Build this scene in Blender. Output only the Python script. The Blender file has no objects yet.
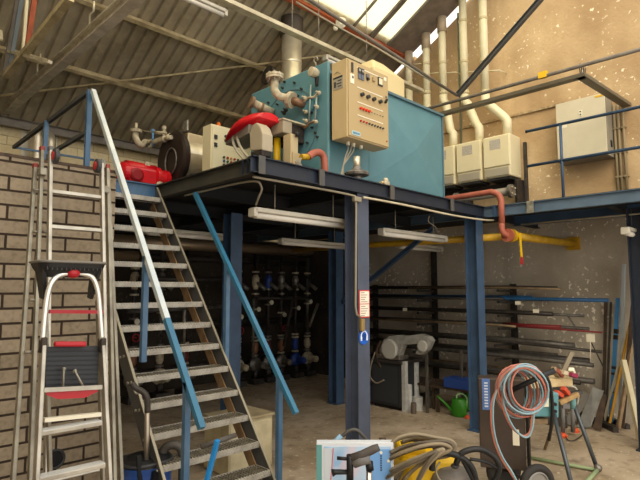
import bpy, bmesh, math, random
from mathutils import Vector, Matrix
random.seed(7)
C = bpy.context.scene
COL = C.collection
# ------------------------------------------------------------------ camera
FPX, CH = 523.0, 2.1
TH, PT = math.radians(45.4), math.radians(5.4)
FW = Vector((math.cos(TH)*math.cos(PT), math.sin(TH)*math.cos(PT), math.sin(PT)))
RT = Vector((math.sin(TH), -math.cos(TH), 0))
UP = RT.cross(FW)
cd = bpy.data.cameras.new('camera'); cam = bpy.data.objects.new('camera', cd); COL.objects.link(cam)
cam.matrix_world = Matrix(((RT.x, UP.x, -FW.x, 0), (RT.y, UP.y, -FW.y, 0), (RT.z, UP.z, -FW.z, CH), (0, 0, 0, 1)))
cd.sensor_width = 36; cd.lens = 36*FPX/640; cd.clip_start = .05; cd.clip_end = 200
C.camera = cam
# ------------------------------------------------------------------ light
w = bpy.data.worlds.new('world'); C.world = w; w.use_nodes = True
bg = w.node_tree.nodes['Background']; bg.inputs[0].default_value = (1, .958, .90, 1); bg.inputs[1].default_value = 1.25
def area(name, loc, tgt, sx, sy, power, col):
    l = bpy.data.lights.new(name, 'AREA'); l.shape = 'RECTANGLE'; l.size = sx; l.size_y = sy; l.energy = power; l.color = col
    o = bpy.data.objects.new(name, l); COL.objects.link(o); o.location = loc
    o.rotation_euler = (Vector(tgt)-Vector(loc)).to_track_quat('-Z', 'Y').to_euler()
    return o
sun = bpy.data.lights.new('sun', 'SUN'); sun.energy = 1.2; sun.angle = math.radians(45); sun.color = (1, .86, .62)
so = bpy.data.objects.new('sun', sun); COL.objects.link(so); so.location = (2, 0, 14)
so.rotation_euler = Vector((.62, .50, -.62)).to_track_quat('-Z', 'Y').to_euler()
C.view_settings.view_transform = 'Standard'; C.view_settings.look = 'None'
C.view_settings.exposure = 0.62; C.view_settings.gamma = 1.0; C.view_settings.use_curve_mapping = False

# ------------------------------------------------------------------ helpers
def A(x, y, X=None, Y=None, Z=None, D=None):        # a point of a known plane seen along one direction of the camera
    d = FW + RT*((x-320)/FPX) - UP*((y-240)/FPX)
    t = X/d.x if X is not None else Y/d.y if Y is not None else (Z-CH)/d.z if Z is not None else D
    return Vector((0, 0, CH)) + d*t
def lin(h):
    h = h.lstrip('#'); v = [int(h[i:i+2], 16)/255 for i in (0, 2, 4)]
    return tuple((c/12.92 if c <= .04045 else ((c+.055)/1.055)**2.4) for c in v) + (1,)
MATS = {}
def mat(name, c, rough=.6, metal=0, c2=None, scale=6, amt=.5, bump=0, bscale=30, spec=.4, lo=.35, hi=.65, detail=4):
    if name in MATS: return MATS[name]
    m = bpy.data.materials.new(name); m.use_nodes = True; nt = m.node_tree; b = nt.nodes['Principled BSDF']
    b.inputs['Base Color'].default_value = lin(c); b.inputs['Roughness'].default_value = rough; b.inputs['Metallic'].default_value = metal
    b.inputs['Specular IOR Level'].default_value = spec
    geo = nt.nodes.new('ShaderNodeTexCoord')
    if c2:
        n = nt.nodes.new('ShaderNodeTexNoise'); n.inputs['Scale'].default_value = scale; n.inputs['Detail'].default_value = detail
        nt.links.new(geo.outputs['Object'], n.inputs['Vector'])
        r = nt.nodes.new('ShaderNodeMapRange'); r.inputs[1].default_value = lo; r.inputs[2].default_value = hi
        r.inputs[3].default_value = 0; r.inputs[4].default_value = amt; nt.links.new(n.outputs[0], r.inputs[0])
        x = nt.nodes.new('ShaderNodeMix'); x.data_type = 'RGBA'; nt.links.new(r.outputs[0], x.inputs[0])
        x.inputs[6].default_value = lin(c); x.inputs[7].default_value = lin(c2); nt.links.new(x.outputs[2], b.inputs['Base Color'])
    if bump:
        n = nt.nodes.new('ShaderNodeTexNoise'); n.inputs['Scale'].default_value = bscale; n.inputs['Detail'].default_value = 3
        nt.links.new(geo.outputs['Object'], n.inputs['Vector'])
        bp = nt.nodes.new('ShaderNodeBump'); bp.inputs['Strength'].default_value = bump; bp.inputs['Distance'].default_value = .01
        nt.links.new(n.outputs[0], bp.inputs['Height']); nt.links.new(bp.outputs[0], b.inputs['Normal'])
    MATS[name] = m
    return m

def worg(o):
    v = Vector((0, 0, 0))
    while o: v += o.location; o = o.parent
    return v
class MB:
    def __init__(s): s.bm = bmesh.new()
    def face(s, vs, smooth=False):
        try:
            f = s.bm.faces.new(vs); f.smooth = smooth; return f
        except ValueError: return None
    def hexa(s, P):     # 8 points: bottom ring 0-3, top ring 4-7
        v = [s.bm.verts.new(p) for p in P]
        for q in ((3, 2, 1, 0), (4, 5, 6, 7), (0, 1, 5, 4), (1, 2, 6, 5), (2, 3, 7, 6), (3, 0, 4, 7)): s.face([v[i] for i in q])
        return s
    def box(s, x0, x1, y0, y1, z0, z1):
        return s.hexa([(x0, y0, z0), (x1, y0, z0), (x1, y1, z0), (x0, y1, z0), (x0, y0, z1), (x1, y0, z1), (x1, y1, z1), (x0, y1, z1)])
    def cbox(s, c, sx, sy, sz, rz=0, rx=0, ry=0):
        R = Matrix.Rotation(rz, 3, 'Z') @ Matrix.Rotation(ry, 3, 'Y') @ Matrix.Rotation(rx, 3, 'X'); c = Vector(c)
        return s.hexa([c + R @ Vector((a*sx/2, b*sy/2, d*sz/2)) for a, b, d in ((-1, -1, -1), (1, -1, -1), (1, 1, -1), (-1, 1, -1), (-1, -1, 1), (1, -1, 1), (1, 1, 1), (-1, 1, 1))])
    def bar(s, p, q, w_, h_, up=(0, 0, 1)):
        p = Vector(p); q = Vector(q); d = (q-p).normalized(); up = Vector(up)
        if abs(d.dot(up)) > .98: up = Vector((1, 0, 0))
        a = d.cross(up).normalized(); b = a.cross(d).normalized(); a *= w_/2; b *= h_/2
        return s.hexa([p-a-b, p+a-b, q+a-b, q-a-b, p-a+b, p+a+b, q+a+b, q-a+b])
    def tube(s, pts, r, n=8, closed=False, cap=True):
        pts = [Vector(p) for p in pts]; N = len(pts); rings = []
        rr = r if isinstance(r, (list, tuple)) else [r]*N
        t0 = (pts[1]-pts[0]).normalized(); u = Vector((0, 0, 1)) if abs(t0.z) < .9 else Vector((1, 0, 0))
        u = (u - t0*u.dot(t0)).normalized()
        for i, p in enumerate(pts):
            a = pts[i-1] if (i or closed) else p; b = pts[(i+1) % N] if (i < N-1 or closed) else p
            t = (b-a).normalized(); u = (u - t*u.dot(t)).normalized(); v = t.cross(u)
            rings.append([s.bm.verts.new(p + (u*math.cos(2*math.pi*k/n) + v*math.sin(2*math.pi*k/n))*rr[i]) for k in range(n)])
        M = N if closed else N-1
        for i in range(M):
            a = rings[i]; b = rings[(i+1) % N]
            for k in range(n): s.face([a[k], a[(k+1) % n], b[(k+1) % n], b[k]], True)
        if cap and not closed: s.face(rings[0][::-1]); s.face(rings[-1])
        return s
    def cyl(s, p, q, r, r2=None, n=20): return s.tube([p, q], [r, r if r2 is None else r2], n)
    def lathe(s, p, axis, prof, n=20):   # prof: (distance along axis, radius)
        p = Vector(p); axis = Vector(axis).normalized()
        u = Vector((0, 0, 1)) if abs(axis.z) < .9 else Vector((1, 0, 0)); u = (u-axis*u.dot(axis)).normalized(); v = axis.cross(u)
        rings = [[s.bm.verts.new(p + axis*h + (u*math.cos(2*math.pi*k/n)+v*math.sin(2*math.pi*k/n))*max(r, .0004)) for k in range(n)] for h, r in prof]
        for a, b in zip(rings, rings[1:]):
            for k in range(n): s.face([a[k], a[(k+1) % n], b[(k+1) % n], b[k]], False)
        s.face(rings[0][::-1]); s.face(rings[-1]); return s
    def ball(s, c, r, sx=1, sy=1, sz=1, n=12):
        g = bmesh.ops.create_uvsphere(s.bm, u_segments=n, v_segments=max(6, n//2+2), radius=r)
        for v in g['verts']: v.co = Vector((v.co.x*sx, v.co.y*sy, v.co.z*sz)) + Vector(c)
        for f in {f for v in g['verts'] for f in v.link_faces}: f.smooth = True
        return s
    def prism(s, poly, ext):
        ext = Vector(ext); a = [s.bm.verts.new(p) for p in poly]; b = [s.bm.verts.new(Vector(p)+ext) for p in poly]; n = len(a)
        s.face(a[::-1]); s.face(b)
        for i in range(n): s.face([a[i], a[(i+1) % n], b[(i+1) % n], b[i]])
        return s
    def loft(s, rings, smooth=True):
        R = [[s.bm.verts.new(p) for p in r] for r in rings]; n = len(R[0])
        for a, b in zip(R, R[1:]):
            for k in range(n): s.face([a[k], a[(k+1) % n], b[(k+1) % n], b[k]], smooth)
        s.face(R[0][::-1]); s.face(R[-1]); return s
    def ibeam(s, p, q, b, h, t=.009, up=(0, 0, 1)):   # p,q centre line
        p = Vector(p); q = Vector(q); d = (q-p).normalized(); up = Vector(up); up = (up-d*up.dot(d)).normalized()
        s.bar(p+up*(h/2-t/2), q+up*(h/2-t/2), b, t, up); s.bar(p-up*(h/2-t/2), q-up*(h/2-t/2), b, t, up)
        s.bar(p, q, t*.8, h-2*t, up); return s
    def build(s, name, m, parent=None, bevel=0, seg=2):
        bmesh.ops.recalc_face_normals(s.bm, faces=s.bm.faces)
        o0 = worg(parent) if parent else Vector((0, 0, 0))
        if parent is None:      # origin at the thing's base
            xs = [v.co for v in s.bm.verts]; o0 = Vector((sum(v.x for v in xs)/len(xs), sum(v.y for v in xs)/len(xs), min(v.z for v in xs)))
        for v in s.bm.verts: v.co -= o0
        me = bpy.data.meshes.new(name); s.bm.to_mesh(me); s.bm.free()
        o = bpy.data.objects.new(name, me); COL.objects.link(o)
        for mm in (m if isinstance(m, list) else [m]): me.materials.append(mm)
        if parent: o.parent = parent
        else: o.location = o0
        if bevel:
            b = o.modifiers.new('bevel', 'BEVEL'); b.width = bevel; b.segments = seg; b.limit_method = 'ANGLE'; b.angle_limit = math.radians(40)
        return o
def tag(o, label, cat, group=None):
    o['label'] = label; o['category'] = cat
    if group: o['group'] = group
    return o
def thing(name, label, cat, loc, group=None):
    o = bpy.data.objects.new(name, None); COL.objects.link(o); o.location = loc; o.empty_display_size = .1
    return tag(o, label, cat, group)
def struct(o): o['kind'] = 'structure'; return o
def kids(o): return [c for c in bpy.data.objects if c.parent == o]
def copy_tree(o, parent=None):
    c = o.copy(); COL.objects.link(c)
    if parent: c.parent = parent
    for ch in kids(o): copy_tree(ch, c)
    return c
def spline(P, n=8, closed=False):
    P = [Vector(p) for p in P]; N = len(P); out = []
    for i in range(N if closed else N-1):
        a = P[(i-1) % N] if (closed or i) else P[0]; b = P[i]; c = P[(i+1) % N]; d = P[(i+2) % N] if (closed or i < N-2) else P[-1]
        for k in range(n):
            t = k/n; out.append(.5*((2*b)+(c-a)*t+(2*a-5*b+4*c-d)*t*t+(3*b-a-3*c+d)*t**3))
    if not closed: out.append(P[-1])
    return out
def V(*a): return Vector(a)

# ------------------------------------------------------------------ materials
steel_blue = mat('blue_paint', '#3f5672', .42, 0, '#324358', 5, .6, .15, 60)
steel_dark = mat('dark_blue_paint', '#1c2534', .5, 0, '#262b33', 4, .6, .15, 60)
grey_paint = mat('grey_blue_paint', '#50586a', .5, 0, '#3f4450', 4, .5)
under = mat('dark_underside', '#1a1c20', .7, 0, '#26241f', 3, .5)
rail_blue = mat('rail_blue', '#3b5d7c', .4, 0, '#5a7389', 5, .6)
alu = mat('aluminium', '#c2bdb0', .42, .75, '#8b8479', 7, .6)
alu_dull = mat('dull_aluminium', '#a39d8c', .5, .6, '#6d675b', 6, .7)
inox = mat('stainless', '#e6dcc4', .33, .65, '#b5a98f', 4, .5)
galv = mat('galvanised', '#a8a294', .5, .6, '#6f6a5e', 14, .8)
grate = mat('galvanised_grating', '#b5b0a4', .55, .3, '#878175', 18, .6)
str_grey = mat('stringer_grey', '#4c4e4f', .6, .2, '#5d564d', 8, .6)
flange_brown = mat('lit_flange_brown', '#9a7c58', .8, 0, '#6e5439', 9, .7)
black = mat('black_plastic', '#17181a', .45, 0)
dgrey = mat('dark_grey_plastic', '#3a3a3b', .5, 0)
mgrey = mat('grey_plastic', '#6c6a68', .5, 0)
red_p = mat('red_plastic', '#b0202a', .35, 0)
red_m = mat('red_enamel', '#cf1420', .25, 0, '#b0101c', 6, .5, 0, 30, .6)
teal = mat('teal_enamel', '#5c8790', .4, 0, '#507a84', 3, .6, .05, 20)
beige = mat('beige_enamel', '#c0a97e', .45, 0, '#b39c70', 3, .4)
cream = mat('cream_enamel', '#e4d9b4', .4, 0, '#d8caa0', 3, .4)
white_p = mat('white_plastic', '#e6dfc8', .4, 0)
white_pvc = mat('white_pvc', '#e8dfbd', .45, 0, '#cfc294', 5, .4)
fitting = mat('cream_flange', '#c9bda0', .5, 0, '#8e8069', 15, .7)
red_pipe = mat('red_pipe_paint', '#a85f4b', .45, 0, '#8f4c3a', 7, .6)
yel_pipe = mat('yellow_pipe_paint', '#c49a20', .45, 0, '#9d7714', 6, .6)
yel = mat('yellow_plastic', '#e0b416', .4, 0)
castd = mat('dark_cast_iron', '#2a2725', .6, .3, '#4a4038', 12, .7)
castg = mat('grey_cast', '#8b857c', .45, .5, '#55504a', 14, .8)
tray_w = mat('tray_white', '#cfc6ac', .5, .2, '#a89c80', 7, .6)
purl = mat('purlin_paint', '#c4b48c', .6, .1, '#8d7c5a', 6, .7)
purl_g = mat('purlin_grey', '#7c756a', .6, .2, '#5a5248', 6, .6)
red_beam = mat('red_oxide', '#a8532f', .6, 0, '#7d3c24', 8, .6)
lum_m = mat('luminaire_body', '#c9c3b4', .45, 0, '#a59e8f', 6, .4)
lum_d = mat('luminaire_diffuser', '#d8d2c6', .2, 0)
cable = mat('cable_grey', '#8f8673', .6, 0)
cab_g = mat('grey_cabinet', '#d3c9ae', .45, 0, '#c2b89d', 4, .4)
saw_g = mat('saw_grey', '#a3a29c', .5, .1, '#77756f', 10, .6)
woodm = mat('old_wood', '#a98a5c', .75, 0, '#7b6240', 12, .7)
rustst = mat('rusty_steel', '#5a483a', .7, .4, '#3d332b', 12, .8)
darkst = mat('dark_steel', '#3c3a38', .55, .5, '#575049', 10, .7)
midst = mat('mid_steel', '#6e6a64', .5, .5, '#4a4641', 10, .7)

def nodes_mat(name, rough=.85):
    m = bpy.data.materials.new(name); m.use_nodes = True; nt = m.node_tree; b = nt.nodes['Principled BSDF']; b.inputs['Roughness'].default_value = rough
    b.inputs['Specular IOR Level'].default_value = .2
    tc = nt.nodes.new('ShaderNodeTexCoord'); geo = nt.nodes.new('ShaderNodeNewGeometry')
    return m, nt, b, geo.outputs['Position']
def noise(nt, vec, scale, detail=4, lo=.4, hi=.6, stretch=None):
    if stretch:
        mp = nt.nodes.new('ShaderNodeMapping'); mp.inputs['Scale'].default_value = stretch; nt.links.new(vec, mp.inputs['Vector']); vec = mp.outputs[0]
    n = nt.nodes.new('ShaderNodeTexNoise'); n.inputs['Scale'].default_value = scale; n.inputs['Detail'].default_value = detail; nt.links.new(vec, n.inputs['Vector'])
    r = nt.nodes.new('ShaderNodeMapRange'); r.inputs[1].default_value = lo; r.inputs[2].default_value = hi; nt.links.new(n.outputs[0], r.inputs[0]); return r.outputs[0]
def mixc(nt, f, a, b):
    x = nt.nodes.new('ShaderNodeMix'); x.data_type = 'RGBA'; nt.links.new(f, x.inputs[0])
    for i, c in ((6, a), (7, b)):
        if isinstance(c, str): x.inputs[i].default_value = lin(c)
        else: nt.links.new(c, x.inputs[i])
    return x.outputs[2]
def mul(nt, a, b):
    m = nt.nodes.new('ShaderNodeMath'); m.operation = 'MULTIPLY'; nt.links.new(a, m.inputs[0])
    if isinstance(b, (int, float)): m.inputs[1].default_value = b
    else: nt.links.new(b, m.inputs[1])
    return m.outputs[0]
def bump(nt, b, h, st=.4, dist=.01):
    bp = nt.nodes.new('ShaderNodeBump'); bp.inputs['Strength'].default_value = st; bp.inputs['Distance'].default_value = dist
    nt.links.new(h, bp.inputs['Height']); nt.links.new(bp.outputs[0], b.inputs['Normal'])
# concrete floor
floor_m, nt, b, P = nodes_mat('concrete_floor', .8)
c = mixc(nt, noise(nt, P, 1.1, 6, .35, .65), '#bba991', '#9a886f')
c = mixc(nt, mul(nt, noise(nt, P, 5, 8, .52, .7), .6), c, '#6b5c4b')
c = mixc(nt, mul(nt, noise(nt, P, 14, 6, .62, .68), .7), c, '#d8ccb2')
nt.links.new(c, b.inputs['Base Color']); bump(nt, b, noise(nt, P, 40, 4, .3, .7), .25)
# rendered wall (upper, ochre) with flaking
def render_wall(name, base, dark, flake, fl=(.63, .65, .50, .58)):
    m, nt, b, P = nodes_mat(name, .9)
    c = mixc(nt, noise(nt, P, .9, 5, .38, .66), base, dark)
    c = mixc(nt, mul(nt, noise(nt, P, 3, 5, .5, .75, (.2, 1, .12)), .5), c, dark)
    c = mixc(nt, mul(nt, noise(nt, P, 30, 3, .5, .8), .35), c, dark)
    f1 = noise(nt, P, 14, 5, fl[0], fl[1]); f2 = noise(nt, P, 1.2, 3, fl[2], fl[3])
    c = mixc(nt, mul(nt, f1, f2), c, flake)
    nt.links.new(c, b.inputs['Base Color']); bump(nt, b, noise(nt, P, 18, 6, .3, .7), .35)
    return m
wall_up = render_wall('ochre_render', '#d2b78e', '#ad906a', '#efe3c4')
wall_low = render_wall('grey_render', '#c0b6a4', '#9d9282', '#eee6d6', (.60, .62, .44, .52))
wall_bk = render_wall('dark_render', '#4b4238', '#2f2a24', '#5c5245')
# brick materials: bricks in the X-Z plane
def brick(name, c1, c2, mort, bw, bh, msize=.012, mark=None):
    m, nt, b, P = nodes_mat(name, .9)
    sx = nt.nodes.new('ShaderNodeSeparateXYZ'); nt.links.new(P, sx.inputs[0]); cb = nt.nodes.new('ShaderNodeCombineXYZ')
    nt.links.new(sx.outputs[0], cb.inputs[0]); nt.links.new(sx.outputs[2], cb.inputs[1])
    t = nt.nodes.new('ShaderNodeTexBrick'); nt.links.new(cb.outputs[0], t.inputs['Vector']); t.inputs['Scale'].default_value = 1
    t.inputs['Brick Width'].default_value = bw; t.inputs['Row Height'].default_value = bh; t.inputs['Mortar Size'].default_value = msize; t.inputs['Mortar Smooth'].default_value = .3
    t.inputs['Color1'].default_value = lin(c1); t.inputs['Color2'].default_value = lin(c2); t.inputs['Mortar'].default_value = lin(mort)
    c = t.outputs['Color']
    c = mixc(nt, mul(nt, noise(nt, P, 25, 4, .45, .75), .35), c, mort)
    if mark: c = mixc(nt, mul(nt, noise(nt, P, 3, 4, .55, .7), .5), c, mark)
    nt.links.new(c, b.inputs['Base Color'])
    inv = nt.nodes.new('ShaderNodeMath'); inv.operation = 'SUBTRACT'; inv.inputs[0].default_value = 1; nt.links.new(t.outputs['Fac'], inv.inputs[1])
    bump(nt, b, inv.outputs[0], .9, .012); return m
brick_m = brick('concrete_brick', '#a2937c', '#90826d', '#3b3027', .465, .1215, .011)
brick_bk = brick('painted_brick', '#ecdcb2', '#e2d0a2', '#b8a277', .6, .16, .006, '#cdb88a')
# roof sheet
roof_m, nt, b, P = nodes_mat('roof_sheet', .55)
c = mixc(nt, noise(nt, P, .8, 5, .35, .65), '#b8ac92', '#92866c'); c = mixc(nt, mul(nt, noise(nt, P, 6, 6, .5, .75), .5), c, '#c4b696')
nt.links.new(c, b.inputs['Base Color']); b.inputs['Metallic'].default_value = .15
# skylight: translucent sheet
sky_m = bpy.data.materials.new('translucent_sheet'); sky_m.use_nodes = True; nt = sky_m.node_tree; nt.nodes.clear()
o_ = nt.nodes.new('ShaderNodeOutputMaterial'); tr = nt.nodes.new('ShaderNodeBsdfTranslucent'); tr.inputs[0].default_value = (1, .97, .80, 1)
df = nt.nodes.new('ShaderNodeBsdfDiffuse'); df.inputs[0].default_value = (.9, .86, .7, 1); mx = nt.nodes.new('ShaderNodeMixShader'); mx.inputs[0].default_value = .12
nt.links.new(tr.outputs[0], mx.inputs[1]); nt.links.new(df.outputs[0], mx.inputs[2]); nt.links.new(mx.outputs[0], o_.inputs[0])

# ------------------------------------------------------------------ setting
struct(MB().box(-2.5, 9.5, -3, 10.45, -.12, 0).build('floor', floor_m))
RZ = lambda Y: 5.19 + .55*(10.28-Y)
struct(MB().box(-2.5, 9.35, 10.3, 10.45, 3.3, 5.14).build('wall_back', brick_bk))
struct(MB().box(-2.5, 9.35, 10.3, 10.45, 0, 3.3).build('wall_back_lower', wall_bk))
# right wall: lower and upper
struct(MB().box(9.35, 9.5, -3, 8.4, 0, 3.36).build('wall_right_lower', wall_low))
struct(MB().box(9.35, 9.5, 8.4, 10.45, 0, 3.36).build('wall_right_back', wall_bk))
struct(MB().box(-2.65, -2.5, -3, 10.45, 0, 8.6).build('unseen_wall_left', wall_low))  # unseen wall, added to darken the faces turned to the left
g = [(9.35, 10.3), (9.35, 5.35), (9.35, 5.25), (9.35, 3.4), (9.35, -3)]
poly = [V(9.35, 10.45, 3.36), V(9.35, 10.45, RZ(10.45)), V(9.35, 6.5, RZ(6.5)), V(9.35, 6.5, RZ(6.5)-.12), V(9.35, 5.33, RZ(5.33)-.12), V(9.35, 5.33, RZ(5.33)), V(9.35, 3.4, RZ(3.4)), V(9.35, -3, RZ(3.4)), V(9.35, -3, 3.36)]
struct(MB().prism(poly, (.15, 0, 0)).build('wall_right', wall_up))
struct(MB().box(9.31, 9.37, 3.3, 10.3, 5.34, 5.38).build('trim_1', mat('ledge', '#b9a27a', .8, 0, '#7f684a', 12, .8)))
# roof sheet (trapezoid ribs run up the slope)
m = MB(); x = -2.5; prof = []
while x < 8.46:
    prof += [(x, 0), (x+.13, 0), (x+.148, .05), (x+.187, .05)]; x += .205
prof = [(a, h) for a, h in prof if a < 9.3]
def sheet(prof, y0, y1, off, mb):
    n = V(0, .55, 1).normalized()
    for th in (0,):
        a = [mb.bm.verts.new(V(px_, y0, RZ(y0)+off)+n*h) for px_, h in prof]; b_ = [mb.bm.verts.new(V(px_, y1, RZ(y1)+off)+n*h) for px_, h in prof]
        a2 = [mb.bm.verts.new(v.co+n*.004) for v in a]; b2 = [mb.bm.verts.new(v.co+n*.004) for v in b_]
        for i in range(len(a)-1):
            mb.face([a[i], a[i+1], b_[i+1], b_[i]]); mb.face([a2[i], b2[i], b2[i+1], a2[i+1]])
            mb.face([a[i], a2[i], a2[i+1], a[i+1]]); mb.face([b_[i], b_[i+1], b2[i+1], b2[i]])
sheet(prof, 10.5, 7.75, 0, m); sheet([(a+.02, h) for a, h in prof], 7.85, 6.45, .03, m)
struct(m.build('ceiling', roof_m))
prof2 = [(-2.5, 0), (3.2, 0)]
m = MB(); sheet([(8.5, 0), (9.27, 0)], 6.6, 3.4, .02, m); sheet([(8.46, 0), (9.27, 0)], 10.5, 6.6, .02, m)
struct(m.build('ceiling_verge', mat('verge_board', '#857766', .7, 0, '#5f5346', 5, .6)))
n = V(0, .55, 1).normalized()
i = 1
for x0, x1 in ((-2.5, .0), (.02, 2.5), (2.52, 4.9), (4.92, 7.34), (7.37, 7.86), (7.97, 8.42)):
    p = [V(x0, 6.6, RZ(6.6)), V(x1, 6.6, RZ(6.6)), V(x1, 3.4, RZ(3.4)), V(x0, 3.4, RZ(3.4))]
    struct(MB().prism(p, n*.006).build('window_%d' % i, sky_m)); i += 1
m = MB()
for x, wd in ((0.01, .03), (2.51, .03), (4.91, .03), (7.355, .03), (7.915, .11), (8.46, .08)):
    m.bar(V(x, 6.6, RZ(6.6)-.02), V(x, 3.4, RZ(3.4)-.02), wd, .06, n)
struct(m.build('trim_2', purl_g))
# purlins and steel of the roof
for Y, nm, mm, lab in ((9.0, 'purlin', purl, 'cream angle purlin under the sheet roof nearer the back wall'), (7.85, 'purlin', purl, 'cream angle purlin under the sheet roof at the sheet overlap')):
    m = MB(); z = RZ(Y)-.075
    m.bar(V(-2.5, Y, z), V(9.3, Y, z), .012, .10, n); m.bar(V(-2.5, Y-.03, z-.05), V(9.3, Y-.03, z-.07), .07, .012, n)
    tag(m.build(nm, mm), lab, 'roof beam')
tag(MB().bar(V(-2.5, 6.57, RZ(6.57)-.06), V(9.3, 6.57, RZ(6.57)-.06), .10, .10, n).build('roof_beam', red_beam), 'rust red purlin along the lower edge of the skylights', 'roof beam')
m = MB(); m.ibeam(V(-2.5, 10.12, 5.0), V(9.3, 10.12, 5.0), .12, .16)
tag(m.build('eaves_beam', purl_g), 'brown eaves beam above the back wall', 'roof beam')

# ------------------------------------------------------------------ steel mezzanine
X0, Y0, XB, ZT, BH = 3.0, 3.9, 7.43, 3.37, .16
mz = thing('mezzanine', 'blue painted steel mezzanine carrying the boilers', 'mezzanine', (5, 6, 0))
def beam(p, q, mm=steel_blue, b_=.09, h=BH, name='beam'): return MB().ibeam(p, q, b_, h).build(name, mm, mz)
zc = ZT-BH/2
beam(V(X0-.04, Y0+.045, zc), V(XB+.02, Y0+.045, zc), steel_dark)
beam(V(X0+.045, Y0, zc), V(X0+.045, 10.2, zc), mat('dark_grey_beam', '#36352f', .6, 0, '#4b4538', 6, .6))
beam(V(XB+.045, -1.5, zc), V(XB+.045, 10.2, zc), mat('faded_blue', '#596c7d', .45, 0, '#475868', 5, .5))
beam(V(.3, 5.92, zc), V(X0, 5.92, zc), rail_blue)
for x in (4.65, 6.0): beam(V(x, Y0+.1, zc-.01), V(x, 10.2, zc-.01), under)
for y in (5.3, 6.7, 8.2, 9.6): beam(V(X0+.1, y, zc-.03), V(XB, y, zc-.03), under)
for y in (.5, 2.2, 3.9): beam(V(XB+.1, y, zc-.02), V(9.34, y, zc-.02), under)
beam(V(8.4, -1.5, zc-.06), V(8.4, 3.9, zc-.06))
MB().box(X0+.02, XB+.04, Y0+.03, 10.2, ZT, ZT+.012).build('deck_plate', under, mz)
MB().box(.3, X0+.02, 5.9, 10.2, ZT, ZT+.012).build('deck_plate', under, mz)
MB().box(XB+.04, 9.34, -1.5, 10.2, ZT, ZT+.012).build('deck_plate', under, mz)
for x in (3.06, 3.87, 5.09, 6.47):
    MB().box(x-.04, x+.04, Y0-.012, Y0+.004, 3.2, 3.378).build('splice_plate', str_grey, mz, .003)
MB().box(XB-.012, XB+.004, 3.15, 3.25, 3.2, 3.378).build('splice_plate', galv, mz, .003)
MB().box(XB-.012, XB+.01, 3.72, 3.78, 3.2, 3.378).build('splice_plate', steel_blue, mz, .003)
m = MB(); m.bar(V(X0-.002, 4.12, 3.22), V(X0-.002, 4.12, 3.36), .01, .02); m.bar(V(X0-.002, 4.04, 3.22), V(X0-.002, 4.04, 3.36), .01, .02)
m.build('web_stiffener', steel_dark, mz)
def column(cx, cy, mm, h=3.21, s=.2):
    m = MB().ibeam(V(cx, cy, .012), V(cx, cy, h), s, s, .013, (0, 1, 0)); m.box(cx-s*.65, cx+s*.65, cy-s*.65, cy+s*.65, 0, .015)
    return m.build('column', mm, mz)
column(4.60, 4.05, grey_paint)
column(7.345, 4.06, steel_blue)
column(4.46, 6.35, steel_blue)
column(7.2, 6.87, steel_blue)
column(8.02, 2.0, steel_dark)
column(3.1, 9.6, steel_blue)
MB().ibeam(V(7.3, 4.75, 3.1), V(7.25, 6.75, 1.85), .07, .07).build('brace', steel_blue, mz)
tag(MB().tube([V(8.0, 3.6, 3.12), V(8.0, -.5, 3.12)], .012).build('conduit', tray_w), 'thin white conduit under the right-hand deck', 'pipe')
# ------------------------------------------------------------------ brick wall, left
WY = 4.85
m = MB(); m.box(-1.2, 2.06, WY, WY+.1, 0, 3.20)
tag(m.build('brick_partition', brick_m), 'sand coloured concrete brick partition wall behind the ladders', 'wall')
bpy.data.objects['brick_partition'].modifiers.new('b', 'BEVEL').width = .004
tag(MB().box(-1.2, 2.06, WY-.005, WY+.105, 3.2, 3.225).build('capping_strip', rustst), 'rusty steel capping along the top of the brick partition', 'capping')
h = A(54.5, 459, Y=WY)
m = MB(); m.tube([V(h.x+.075*math.cos(a), WY-.012, h.z+.075*math.sin(a)) for a in [k*math.pi/8 for k in range(16)]], .012, 6, True)
t = thing('wall_vent', 'round black vent hole low in the brick partition', 'vent', (h.x, WY, h.z-.08))
m.build('rim', dgrey, t); MB().cyl(V(h.x, WY-.012, h.z), V(h.x, WY-.001, h.z), .07).build('opening', black, t)
#PART2

def AP(x, y, p0, nn):
    d = FW + RT*((x-320)/FPX) - UP*((y-240)/FPX); o = V(0, 0, CH); nn = V(*nn)
    return o + d*((V(*p0)-o).dot(nn)/d.dot(nn))
# ------------------------------------------------------------------ staircase
st = thing('staircase', 'open steel staircase with serrated grating treads and blue handrails', 'stairs', (2.5, 4.5, 0))
SD = V(0, .163, .2035).normalized(); SN = V(0, .2035, -.163).normalized()
nose = lambda i: V(0, 5.763-.163*i, 3.19-.2035*i)
for x, th in ((2.045, .012), (3.0, .012)):
    a = nose(-.7); b = nose(15.55)
    a = a - SN*.01; b = b - SN*.01
    a.x = b.x = x
    p = [a, V(x, a.y+.2, a.z) , V(x, b.y+.245, .005), V(x, b.y+.0, .005)]
    sg = MB().prism(p, (th, 0, 0)).build('stringer', str_grey, st)
    m = MB(); m.bar(a, V(x, b.y, .005), .022, .008, SN); m.build('edge_flange', mat('edge_light', '#9a927e', .5, .3), sg)
    m = MB()
    for i in range(1, 15):
        c = nose(i)+SN*.07; c.x = x
        m.cyl(c-V(.012, 0, 0), c+V(.024, 0, 0), .013, n=8); c2 = c+SN*.06+SD*.03; m.cyl(c2-V(.012, 0, 0), c2+V(.024, 0, 0), .013, n=8)
    m.build('bolts', galv, sg)
a = nose(-.3)+SN*.20; b = nose(15)+SN*.20; a.x = b.x = 2.985
MB().bar(a, b, .012, .10, SN).build('flange_strip', flange_brown, st)  # brown strip for the lit lower flange, its light put into the colour
tm = None
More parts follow.
